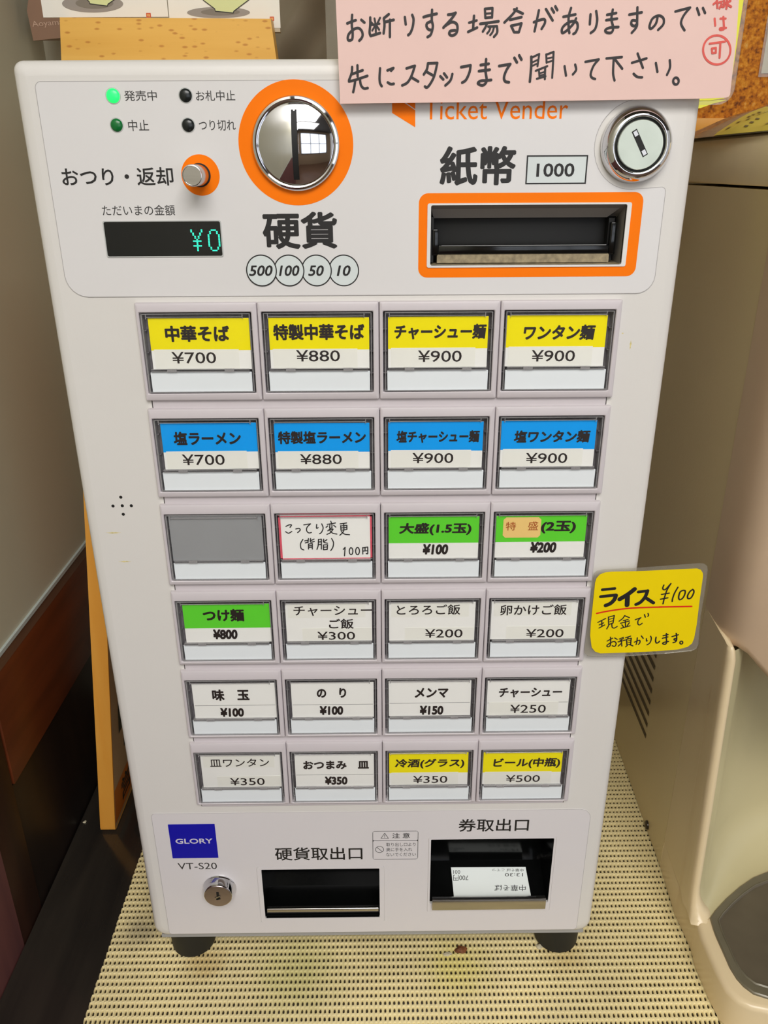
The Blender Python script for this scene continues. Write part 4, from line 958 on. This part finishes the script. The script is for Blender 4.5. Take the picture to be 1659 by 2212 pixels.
strokes([(1280, 1250, S11, 80, [(74, [(235, 265), (530, 235)]), (80, [(195, 430), (550, 390)]), (100, [(560, 400), (520, 500), (430, 590), (315, 640)]), (112, [(1005, 250), (850, 370), (650, 490)]), (118, [(835, 420), (825, 630)]),
     (76, [(1095, 318), (1315, 290)]), (86, [(1315, 290), (1260, 430), (1150, 560), (1040, 615)]), (84, [(1260, 450), (1455, 578)])]),
   (1280, 1250, S11, 28, [[(125, 1045), (315, 950)], [(220, 1000), (225, 1140)], [(160, 1105), (265, 1055)], [(155, 1180), (290, 1105)], [(380, 915), (385, 1090)], [(380, 920), (520, 880)], [(520, 880), (490, 1060)], (20, [(390, 975), (500, 940)]), (20, [(395, 1035), (498, 1000)]),
     [(385, 1095), (485, 1060)], [(400, 1090), (340, 1200)], [(460, 1080), (470, 1160), (520, 1180), (590, 1140)], [(770, 880), (720, 950), (635, 1015)], [(770, 885), (880, 930)], [(735, 1000), (850, 975)], [(670, 1065), (880, 1010)], [(780, 990), (790, 1150)],
     [(700, 1100), (740, 1150)], [(880, 1050), (830, 1120)], [(680, 1185), (895, 1125)], [(1020, 980), (1155, 930)], [(1155, 930), (1090, 1000), (1085, 1080), (1125, 1105), (1185, 1065)], [(1240, 855), (1262, 920)], [(1325, 830), (1340, 870), (1320, 900)],
     [(350, 1490), (480, 1420)], [(430, 1395), (430, 1560), (400, 1620), (355, 1625), (350, 1590), (430, 1530), (520, 1500), (565, 1550), (530, 1615), (470, 1600)], [(530, 1415), (590, 1450)],
     [(640, 1440), (740, 1400)], [(660, 1470), (740, 1430)], [(610, 1510), (780, 1465)], [(690, 1470), (700, 1610)], [(690, 1540), (615, 1610)], [(790, 1410), (910, 1370)], [(850, 1400), (840, 1440)], [(810, 1450), (820, 1570)], [(810, 1450), (925, 1420)], [(925, 1420), (910, 1560)],
     (20, [(820, 1492), (910, 1468)]), (20, [(825, 1535), (910, 1512)]), (24, [(825, 1580), (915, 1560)]), [(840, 1580), (790, 1630)], [(890, 1575), (965, 1605)], [(1000, 1515), (1120, 1470), (1130, 1530), (1095, 1570)], [(1070, 1410), (1060, 1500), (1040, 1570)], [(1165, 1365), (1210, 1425)],
     [(1290, 1430), (1290, 1490), (1310, 1480)], [(1385, 1370), (1405, 1430), (1370, 1530), (1300, 1580)]]),
   (1400, 1250, S13, 42, [[(238, 1745), (222, 1850), (250, 1920), (300, 1910), (345, 1865)], [(450, 1705), (595, 1670)], [(430, 1780), (590, 1740)], [(548, 1635), (545, 1780), (555, 1890), (520, 1955), (450, 1950), (440, 1920), (500, 1895), (610, 1875)],
     [(715, 1730), (900, 1675)], [(840, 1630), (855, 1750), (850, 1840), (810, 1890), (745, 1910)], [(850, 1790), (790, 1790), (775, 1820), (820, 1840)], (40, oval(992, 1908, 42, 44)),
     [(470, 190), (435, 290), (480, 330), (540, 300), (680, 145)], [(680, 145), (560, 350), (480, 600), (445, 750)], [(400, 470), (630, 430)], [(370, 612), (590, 570)], (44, [(890, 255), (790, 430), (730, 600), (720, 680)]),
     (46, [(1050, 345), (960, 390), (915, 520), (920, 600), (960, 625), (1040, 570), (1100, 450), (1105, 360), (1050, 345)]), (46, [(1330, 320), (1250, 380), (1185, 490), (1180, 570), (1220, 595), (1290, 560), (1360, 430), (1365, 360), (1330, 320)])])], INK, yn, NH)
strokes([(1280, 1250, S11, 40, [[(100, 830), (400, 770), (800, 715), (1200, 690), (1659, 678)]]), (1400, 1250, S13, 52, [[(330, 845), (800, 838), (1300, 828)]])], REDLINE, yn, NH + .00004, 'red_underline')

# ================================================================== WOODEN SIGN STAND BEHIND / LEFT OF THE MACHINE
sg = empty('sign_stand'); tag(sg, 'light wooden A-frame sign standing beside and behind the ticket machine', 'sign')
def legx(z): return -0.2690 + (z / 0.668) * 0.0705         # left face of the leaning plank
YF, YR = 0.150, 0.300; th = 0.0140
def plank(nm, side, m):
    prof = [(0.0, .004), (0.002, .0012), (0.006, 0)]
    rings = []
    for (z, iy) in ((0.0005, .004), (0.0025, .001), (0.006, 0), (0.20, 0), (0.42, 0), (0.6318, 0)):
        if side < 0: x0 = legx(z); x1 = x0 + th
        else: x1 = -0.2625 - legx(z) - 0.0025; x0 = x1 - th
        rings.append([(x0, YF + iy, z), (x1, YF + iy, z), (x1, YR - iy, z), (x0, YR - iy, z)])
    return loft(nm, rings, m, sg, 30, cap0=True)
plank('leg_board', -1, SIGNWOOD)
plank('leg_board', 1, SIGNWOOD)
mesh('top_board', [(-0.2022, YF - .0005, 0.6320), (-0.0625, YF - .0005, 0.6320), (-0.0662, YF - .0005, 0.6672), (-0.1978, YF - .0005, 0.6685), (-0.2022, YF + .0145, 0.6320), (-0.0625, YF + .0145, 0.6320), (-0.0662, YF + .0145, 0.6680), (-0.1978, YF + .0145, 0.6692)],
     [(0, 1, 2, 3), (7, 6, 5, 4), (0, 4, 5, 1), (3, 2, 6, 7), (1, 5, 6, 2), (0, 3, 7, 4)], BEECH, sg)
# the printed inner face of the left leg
def lf(y, z, e=0.0004): return Vector((legx(z) + th + e, y, z))
def facequad(nm, y0, y1, z0, z1, m, e=0.0004):
    return mesh(nm, [lf(y0, z0, e), lf(y1, z0, e), lf(y1, z1, e), lf(y0, z1, e)], [(0, 1, 2, 3)], m, sg)
facequad('sign_face', YF + .0015, YR - .0015, 0.0045, 0.30, SIGNFACE, 0.0002)
facequad('orange_band', YF + .002, YR - .004, 0.0085, 0.0480, mat('sign_orange', rgb(206, 112, 22), 0.5), 0.0004)
text_quad('営業中', lf(YF + .022, .016, .0007), lf(YF + .120, .016, .0007), lf(YF + .120, .043, .0007), lf(YF + .022, .043, .0007), INK, sg, 0.012)
for (y0, y1, z0, z1) in ((.020, .046, .100, .135), (.024, .040, .150, .172), (.034, .060, .074, .092)):
    facequad('sign_stroke', YF + y0, YF + y1, z0, z1, INK, 0.0006)
# menu cards fixed behind the top board
CY = YF + 0.0150
def card(px0, px1, pyb, lab, bowl, seal):
    x0, x1 = at(1, CY, px0, 40).x, at(1, CY, px1, 40).x; zb = at(1, CY, (px0 + px1) / 2, pyb).z
    c = boxes('menu_card', [(x0, x1, CY, CY + .0022, zb, 0.73)], CARD); tag(c, lab, 'card', 'ramen bowl cards above the machine')
    Yc = CY - .0001
    bx_, ow, oh, by, kx = bowl
    P_ = lambda x, y, d=0: at(1, Yc - d, x, y)
    def ov(cx_, cy_, rw, rh, m, d):
        o_ = at(1, Yc - d, cx_, cy_); a1 = at(1, Yc - d, cx_ + rw, cy_).x - o_.x; a2 = o_.z - at(1, Yc - d, cx_, cy_ + rh).z
        plate('printed_shadow', [circ(o_.x, o_.z, a1, 40, a2)], Yc - d, Yc, m, c)
    ov(bx_, by, ow, oh, SHADOWINK, .00006); ov(bx_ + 4, by - 1, ow * .62, oh * .62, SHADOWINK2, .00012)
    pts = kx
    plate('printed_bowl', [[(P_(x, y, .0002).x, P_(x, y, .0002).z) for x, y in pts]], Yc - .0002, Yc, BOWL, c)
    strokes([(0, 0, 1, 1.6, [[a_, b_] for a_, b_ in zip(pts[:-1], pts[1:])])], INK, c, Yc - .0003, 'bowl_outline', smooth=False)
    s0, s1, s2, s3 = seal
    q = metr(s0, s1, s2, s3, Yc)
    sl = plate('red_seal', [rr(*q, .0002, 1)], Yc - .0002, Yc, SEAL, c)
    text_face('味', s0 + 1.5, s1 - 1.5, s2 + 1.5, s3 - 1.5, SEALINK, sl, Yc - .0003, 0.01)
    return c
card(94, 364, 37, 'left white ramen bowl card above the wooden board', (200, 66, 19, 8, [(178, -20), (185, -4), (193, 4), (194, 8), (232, 13), (233, 9), (250, -3), (258, -20)]), (316, 326, 28, 38))
c2 = card(366, 605, 61, 'right white ramen bowl card above the wooden board', (472, 68, 12, 27, [(425, -20), (440, 1), (464, 19), (465, 24), (504, 28), (505, 24), (537, 0), (550, -20)]), (583, 592, 36, 45))
x0, x1 = at(1, CY, 420, 60).x, at(1, CY, 605, 60).x
boxes('card_stack', [(x0, x1, CY, CY + .006, at(1, CY, 600, 69).z, at(1, CY, 600, 61).z)], CARDEDGE, c2)

# ================================================================== BROWN BAG, TAUPE PLASTIC, CORK BOARD
YG = YB - 0.05
def bp(px, py, Y=YG): return at(1, Y, px, py)
A_, B2, C2_, D_ = bp(58, 23), bp(72, 88), bp(150, 80), bp(150, 2)
dpt = Vector((0.012, 0.046, 0.006))
topv = Vector((0.0, 0.0, 0.10))
v = [B2, C2_, D_ + topv, A_ + (A_ - B2) * 0.0, B2 + dpt, C2_ + dpt, D_ + topv + dpt, A_ + dpt]
bg = mesh('paper_bag', v, [(0, 1, 2, 3), (7, 6, 5, 4), (0, 4, 5, 1), (1, 5, 6, 2), (2, 6, 7, 3), (3, 7, 4, 0)], BAGBROWN, None, None, fix=True)
tag(bg, 'brown paper bag with pale lettering behind the cards at upper left', 'bag')
e_ = Vector((0, -.0003, 0))
k0 = lambda x, y: bp(x / 5.027, y / 5.027) + e_
text_quad('Aoyama', k0(362, 312), k0(690, 285), k0(680, 205), k0(340, 230), BAGINK, bg, 0.0)
# hanging taupe plastic
x0, x1, z0, z1 = bp(560, 60, YB - .03).x, bp(905, 60, YB - .03).x, bp(700, 200, YB - .03).z, 0.86
nx, nz = 70, 60
v, f = [], []
for j_ in range(nz + 1):
    for i in range(nx + 1):
        u, t = i / nx, j_ / nz
        y = YB - 0.026 + 0.012 * math.sin(7 * u + 5.0 * t) + 0.010 * abs(math.sin(6 * u - 7 * t + .6)) ** 1.5 + 0.004 * math.sin(15 * t + 11 * u) + 0.003 * math.sin(13 * u - 19 * t)
        v.append((x0 + (x1 - x0) * u, min(y, YB - .001), z0 + (z1 - z0) * t))
for j_ in range(nz):
    for i in range(nx):
        a_ = j_ * (nx + 1) + i; f.append((a_, a_ + 1, a_ + nx + 2, a_ + nx + 1))
sp = mesh('plastic_bag', v, f, SATIN, None)
for p_ in sp.data.polygons: p_.use_smooth = True
md = sp.modifiers.new('thickness', 'SOLIDIFY'); md.thickness = 0.0006; md.offset = 0
tag(sp, 'crumpled taupe plastic bag hanging on the back wall above the machine', 'bag')
# cork board
cbx0 = 0.16
zc0 = at(1, YB - .012, 1520, 255).z
cbd = empty('cork_board'); tag(cbd, 'cork notice board on the back wall at upper right', 'notice board')
boxes('cork_sheet', [(cbx0, 0.62, YB - .010, YB - .001, zc0, 1.05)], CORK, cbd)
boxes('board_frame', [(cbx0, 0.62, YB - .014, YB - .001, zc0 - .012, zc0)], SIGNWOOD, cbd, .001)
q = at(1, YB - .012, 1657, 85); q2 = at(1, YB - .012, 1657, 158)
pp = boxes('pinned_sheet', [(q.x, q.x + .09, YB - .0112, YB - .0102, q2.z, q2.z + .13)], CARD)
boxes('sheet_sleeve', [(q.x - .0025, q.x + .093, YB - .0116, YB - .0113, q2.z - .003, q2.z + .133)], LAMIN, pp)
tag(pp, 'cream sheet in a clear sleeve pinned to the cork board', 'paper')

# ================================================================== BEIGE DRINK DISPENSER (right)
dd = empty('drink_dispenser'); tag(dd, 'beige drink dispenser with a grey drip tray right of the ticket machine', 'dispenser')
def prism(nm, plan, z0, z1, m, bev=0.0, smooth=35, capins=0.004):
    """plan: closed loop (x,y); rounded upper edge"""
    rings = [[(x, y, z0) for x, y in plan]]
    cxm = sum(p_[0] for p_ in plan) / len(plan); cym = sum(p_[1] for p_ in plan) / len(plan)
    def ins(d):
        n = len(plan); out = []
        for i in range(n):
            a_ = Vector(plan[i - 1]); b_ = Vector(plan[i]); c_ = Vector(plan[(i + 1) % n])
            e1 = (b_ - a_).normalized(); e2 = (c_ - b_).normalized()
            nn = Vector((-e1.y - e2.y, e1.x + e2.x)); nn = nn.normalized() if nn.length > 1e-6 else Vector((-e1.y, e1.x))
            k = 1 / max(0.5, nn.dot(Vector((-e1.y, e1.x))))
            out.append((b_.x + nn.x * d * k, b_.y + nn.y * d * k))
        return out
    if bev:
        for t in (0, 22, 45, 67, 90):
            a_ = math.radians(t); q_ = ins(bev * (1 - math.cos(a_)))
            rings.append([(x, y, z1 - bev + bev * math.sin(a_)) for x, y in q_])
    else: rings.append([(x, y, z1) for x, y in plan])
    return loft(nm, rings, m, dd, smooth, cap0=True)
def ccw(pl):
    a_ = sum(pl[i][0] * pl[(i + 1) % len(pl)][1] - pl[(i + 1) % len(pl)][0] * pl[i][1] for i in range(len(pl)))
    return pl if a_ > 0 else pl[::-1]
ZT = 0.036
# rear body
prism('rear_body', ccw([(0.2485, 0.0996), (0.2500, 0.0990), (0.262, 0.140), (0.46, 0.140), (0.46, 0.345), (0.2600, 0.345), (0.2585, 0.335)]), 0.0035, 0.5665, BEIGE, 0)
lidp = ccw([(0.2500, 0.086), (0.262, 0.052), (0.29, 0.035), (0.34, 0.028), (0.47, 0.030), (0.47, 0.343), (0.262, 0.343)])
def lidring(dz, d):
    return [(x + (d if x < .3 else -d), y + (d if y < .1 else -d), dz) for x, y in lidp]
loft('lid', [lidring(0.5685, 0.001), lidring(0.5700, 0), lidring(0.5950, 0.0), lidring(0.5990, .001), lidring(0.6010, .004)], mat('pale_beige_lid', rgb(246, 230, 194), 0.25), dd, 40, cap0=True)
# front shell: column + head
col = ccw([(0.2482, 0.0985), (0.2463, 0.075), (0.2446, 0.050), (0.2432, 0.036), (0.2427, 0.0300), (0.2432, 0.0262), (0.2450, 0.0243), (0.2475, 0.0243), (0.2492, 0.0265), (0.2503, 0.0310), (0.2506, 0.060), (0.2512, 0.0985)])
def colring(z, d):
    n = len(col); out = []
    for i in range(n):
        a_ = Vector(col[i - 1]); b_ = Vector(col[i]); c_ = Vector(col[(i + 1) % n])
        e_ = (c_ - a_).normalized(); k_ = max(0.0, min(1.0, (b_.x - .2429) / .003)) if b_.y < .04 else 0
        ln = (z - .06) * .067 * max(0.0, min(1.0, (.0985 - b_.y) / .05))
        out.append((b_.x + e_.y * d * k_, b_.y - e_.x * d * max(k_, .6 if b_.y < .031 else 0) + ln, z))
    return out
loft('front_column', [colring(ZT - .002, .0135), colring(ZT + .0006, .0105), colring(ZT + .003, .0080), colring(ZT + .007, .0048), colring(ZT + .012, .0022), colring(ZT + .019, .0006), colring(ZT + .026, 0), colring(.262, 0), colring(.268, -.0012), colring(.272, -.0035)], BEIGEL, dd, 80, cap0=True)
strokeline = at(1, 0.03, 1510, 1639)
sm = [at(0, 0.2436, 1456, 1964), at(0, 0.2436, 1510, 1639), at(0, 0.2442, 1536, 1480)]
mesh('seam', [sm[0], sm[1], sm[2]] + [p_ + Vector((-.0003, -.0007, 0)) for p_ in sm], [(0, 1, 4, 3), (1, 2, 5, 4)], mat('pale_seam', rgb(226, 200, 160), 0.4), dd)
# head (nose) - convex plan, lower edge dropping towards the middle
hp = [(0.2480, 0.0985), (0.2462, 0.076), (0.2462, 0.062), (0.2488, 0.047), (0.2545, 0.0385), (0.262, 0.0315), (0.272, 0.023), (0.285, 0.013), (0.300, 0.004), (0.325, -0.006), (0.370, -0.008), (0.420, 0.008), (0.455, 0.04), (0.460, 0.096)]
def zb(x): return 0.257 + min(.0115, max(0, (x - .2462) * 4)) - max(0, min(.042, (x - .252) * 1.05))
def hring(k, dz=None, z=None):
    c_ = Vector((0.350, 0.080))
    return [(c_.x + (x - c_.x) * k, c_.y + (y - c_.y) * k, z if z else zb(x) + dz) for x, y in hp]
loft('head_cover', [hring(.88, .0008), hring(.955, 0), hring(.985, .0018), hring(1.0, .008), hring(1.0, z=.34), hring(1.0, z=.5665)], NOSE, dd, 70, cap0=True)
# base with rounded front rim
KD = lambda pts: [(1459 + x / 2.725, 1400 + y / 2.725) for x, y in pts]
rim = KD([(125, 1600), (150, 1700), (195, 1800), (235, 1890), (300, 2010), (370, 2075), (450, 2115), (545, 2135)])
rimp = [at(2, ZT, x, y) for x, y in rim]
base_plan = [(0.2585, 0.330), (0.2487, 0.0996), (0.2446, 0.050)] + [(p_.x, p_.y) for p_ in rimp]
mirx = base_plan[-1][0]
base_plan = base_plan + [(0.345, rimp[-1].y - .008), (0.39, rimp[-1].y + .001), (0.43, -0.02), (0.45, 0.03), (0.46, 0.330)]
prism('base', ccw(base_plan), 0.0035, ZT, BEIGEL, 0.0045, 50)
# alcove back: sweeps up from behind the tray
tb = [at(2, ZT + .0005, x, y) for x, y in KD([(200, 1590), (235, 1540), (300, 1470), (380, 1400), (460, 1345), (545, 1310)])]
tb = [Vector((0.2530, 0.0135, ZT))] + tb + [Vector((tb[-1].x + .03, tb[-1].y + .006, ZT)), Vector((tb[-1].x + .09, tb[-1].y, ZT))]
rings = []
for k in range(9):
    t = math.radians(90 * k / 8); rr_ = 0.038
    s_ = [max(0.0, min(1.0, (p_.x - .253) / .03)) for p_ in tb]
    rings.append([(p_.x - (.0042 * math.sin(t) if i == 0 else 0), p_.y + rr_ * math.sin(t) * (0.48 + .52 * s_[i]), ZT + .0002 + rr_ * (1 - math.cos(t))) for i, p_ in enumerate(tb)])
rings.append([(p_[0] - (.003 if i == 0 else 0), p_[1] + .010, 0.2675) for i, p_ in enumerate(rings[-1])])
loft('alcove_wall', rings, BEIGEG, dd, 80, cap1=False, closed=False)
# tray
tray = KD([(205, 1592), (225, 1660), (240, 1700), (285, 1800), (320, 1880), (360, 1945), (400, 1990), (460, 2035), (545, 2062)])
tl = [at(2, ZT + .0010, x, y) for x, y in tray]
tbk = [at(2, ZT + .0010, x, y) for x, y in KD([(545, 1318), (460, 1352), (380, 1407), (300, 1477), (235, 1547)])]
tpl = [(p_.x, p_.y) for p_ in tl] + [(tl[-1].x + .025, tl[-1].y - .002), (tl[-1].x + .07, tl[-1].y + .004), (tl[-1].x + .11, -.01), (tl[-1].x + .11, .04), (tl[-1].x + .06, tbk[0].y + .004)] + [(p_.x, p_.y) for p_ in tbk]
tpl = ccw(tpl)
tc_ = Vector((sum(p_[0] for p_ in tpl) / len(tpl), sum(p_[1] for p_ in tpl) / len(tpl)))
def tring(k, z): return [(tc_.x + (x - tc_.x) * k, tc_.y + (y - tc_.y) * k, z) for x, y in tpl]
loft('drip_tray', [tring(1.0, ZT - .001), tring(1.0, ZT + .0016), tring(.985, ZT + .0022), tring(.86, ZT + .0018), tring(.845, ZT + .0026), tring(.83, ZT + .0022)], TRAY, dd, 35, cap1=False)
loft('tray_plate', [tring(.835, ZT + .0022), tring(.81, ZT + .0009), tring(.6, ZT + .0006)], TRAYD, dd, 40)
bs_ = [at(0, 0.2418, 1491, 2066), at(2, ZT - .004, 1500, 2004), at(2, ZT + .0004, 1508, 1989), at(2, ZT + .0006, 1533, 1984)]
mesh('base_seam', bs_ + [p_ + Vector((-.0002, -.0007, .0002)) for p_ in bs_], [(0, 1, 5, 4), (1, 2, 6, 5), (2, 3, 7, 6)], bpy.data.materials['pale_seam'], dd)
# base seam, side vents, screw
for k in range(8):
    p0 = at(0, 0.2535, 1411, 1438); 
    zz = 0.166 - k * 0.0125
    mesh('vent_slot', [(0.2518, 0.186 - k * .0006, zz), (0.2580, 0.333, zz), (0.2580, 0.333, zz + .0050), (0.2518, 0.186 - k * .0006, zz + .0050)], [(0, 1, 2, 3)], mat('vent_shadow', rgb(96, 82, 58), 0.6) if k == 0 else bpy.data.materials['vent_shadow'], dd)
q = at(0, 0.2500, 1398, 1782)
sc_ = lathe('side_screw', 0, 0, [(0.0042, 0), (0.0040, -.0014), (0.0025, -.0022), (0.0001, -.0024)], mat('dark_screw', rgb(60, 54, 46), 0.3, 0.6), dd, 24)
sc_.rotation_euler = (0, 0, -math.pi / 2 - .04); sc_.location = (0.2504, q.y, q.z)
# film-wrapped packet with a yellow label on the lid
nx, ny = 40, 26
gx0, gx1, gy0, gy1 = 0.2515, 0.46, 0.105, 0.335
v, f = [], []
def bagz(u, t):
    h = 0.029 * min(1.0, max(0.0, u) * 3.2 + .04 * (u > 0)) ** .8 * (math.sin(math.pi * t) ** .45 if 0 < t < 1 else 0)
    return 0.6012 + h + 0.0016 * math.sin(23 * u + 9 * t) * math.sin(15 * t - 7 * u) * (1 if 0 < u < 1 and 0 < t < 1 else 0)
for j_ in range(ny + 1):
    for i in range(nx + 1):
        u, t = i / nx, j_ / ny
        v.append((gx0 + (gx1 - gx0) * u, gy0 + (gy1 - gy0) * t, max(0.6012, bagz(u, t))))
for j_ in range(ny):
    for i in range(nx):
        a_ = j_ * (nx + 1) + i; f.append((a_, a_ + 1, a_ + nx + 2, a_ + nx + 1))
n0 = len(v); v += [(gx0, gy0, .6011), (gx1, gy0, .6011), (gx1, gy1, .6011), (gx0, gy1, .6011)]; f.append((n0 + 3, n0 + 2, n0 + 1, n0))
fb = mesh('film_packet', v, f, FILM, None)
for p_ in fb.data.polygons: p_.use_smooth = True
tag(fb, 'cloudy film packet with a yellow label lying on top of the beige dispenser', 'packet')
lv, lf_ = [], []
for j_ in range(13):
    for i in range(15):
        u, t = 0.0 + 0.17 * i / 14, 0.10 + 0.42 * j_ / 12
        lv.append((gx0 + (gx1 - gx0) * u, gy0 + (gy1 - gy0) * t, max(.6012, bagz(u, t)) + .0006))
for j_ in range(12):
    for i in range(14):
        a_ = j_ * 15 + i; lf_.append((a_, a_ + 1, a_ + 16, a_ + 15))
yl = mesh('yellow_label', lv, lf_, mat('pale_yellow_label', rgb(228, 214, 100), 0.4), fb)
for p_ in yl.data.polygons: p_.use_smooth = True
def onbag(u, t, e=.0012): return Vector((gx0 + (gx1 - gx0) * u, gy0 + (gy1 - gy0) * t, max(.6012, bagz(u, t)) + e))
tv, tf = [], []
for r_ in range(5):
    for c_ in range(9):
        if random.random() < .25: continue
        u, t = .012 + c_ * .017, .16 + r_ * .07; k = len(tv); du = random.uniform(.006, .013)
        tv += [onbag(u, t), onbag(u + du, t), onbag(u + du, t + .025), onbag(u, t + .025)]; tf.append((k, k + 1, k + 2, k + 3))
mesh('label_print', tv, tf, mat('label_print_ink', rgb(120, 116, 84), 0.5), fb)

# ================================================================== CRUMBS
def crumb(px, py, z, r, m, nm, lab, sq=(1, 1, .5)):
    p_ = at(2, z, px, py)
    bm = bmesh.new(); bmesh.ops.create_icosphere(bm, subdivisions=2, radius=r)
    for v_ in bm.verts:
        k = 1 + random.uniform(-.28, .28); v_.co = Vector((v_.co.x * sq[0] * k, v_.co.y * sq[1] * k, v_.co.z * sq[2] * k))
    me = bpy.data.meshes.new(nm); bm.to_mesh(me); bm.free()
    o = link(nm, me, m); o.location = (p_.x, p_.y, z + r * sq[2] * .6); tag(o, lab, 'crumb'); return o
crumb(995, 2053, .0028, .0042, CRUMB, 'food_crumb', 'brown food crumb on the mat below the ticket outlet', (1.2, .7, .4))
crumb(966, 2062, .0028, .0030, CRUMBW, 'food_crumb', 'pale crumb on the mat left of the brown crumb', (1.2, .6, .3))
crumb(1165, 2046, .0028, .0030, CRUMBW, 'food_crumb', 'pale crumb on the mat beside the right machine foot', (1, .7, .4))
crumb(183, 1776, .0002, .0016, CRUMBW, 'food_crumb', 'tiny pale crumb on the dark counter near the sign leg', (1, 1, .4))
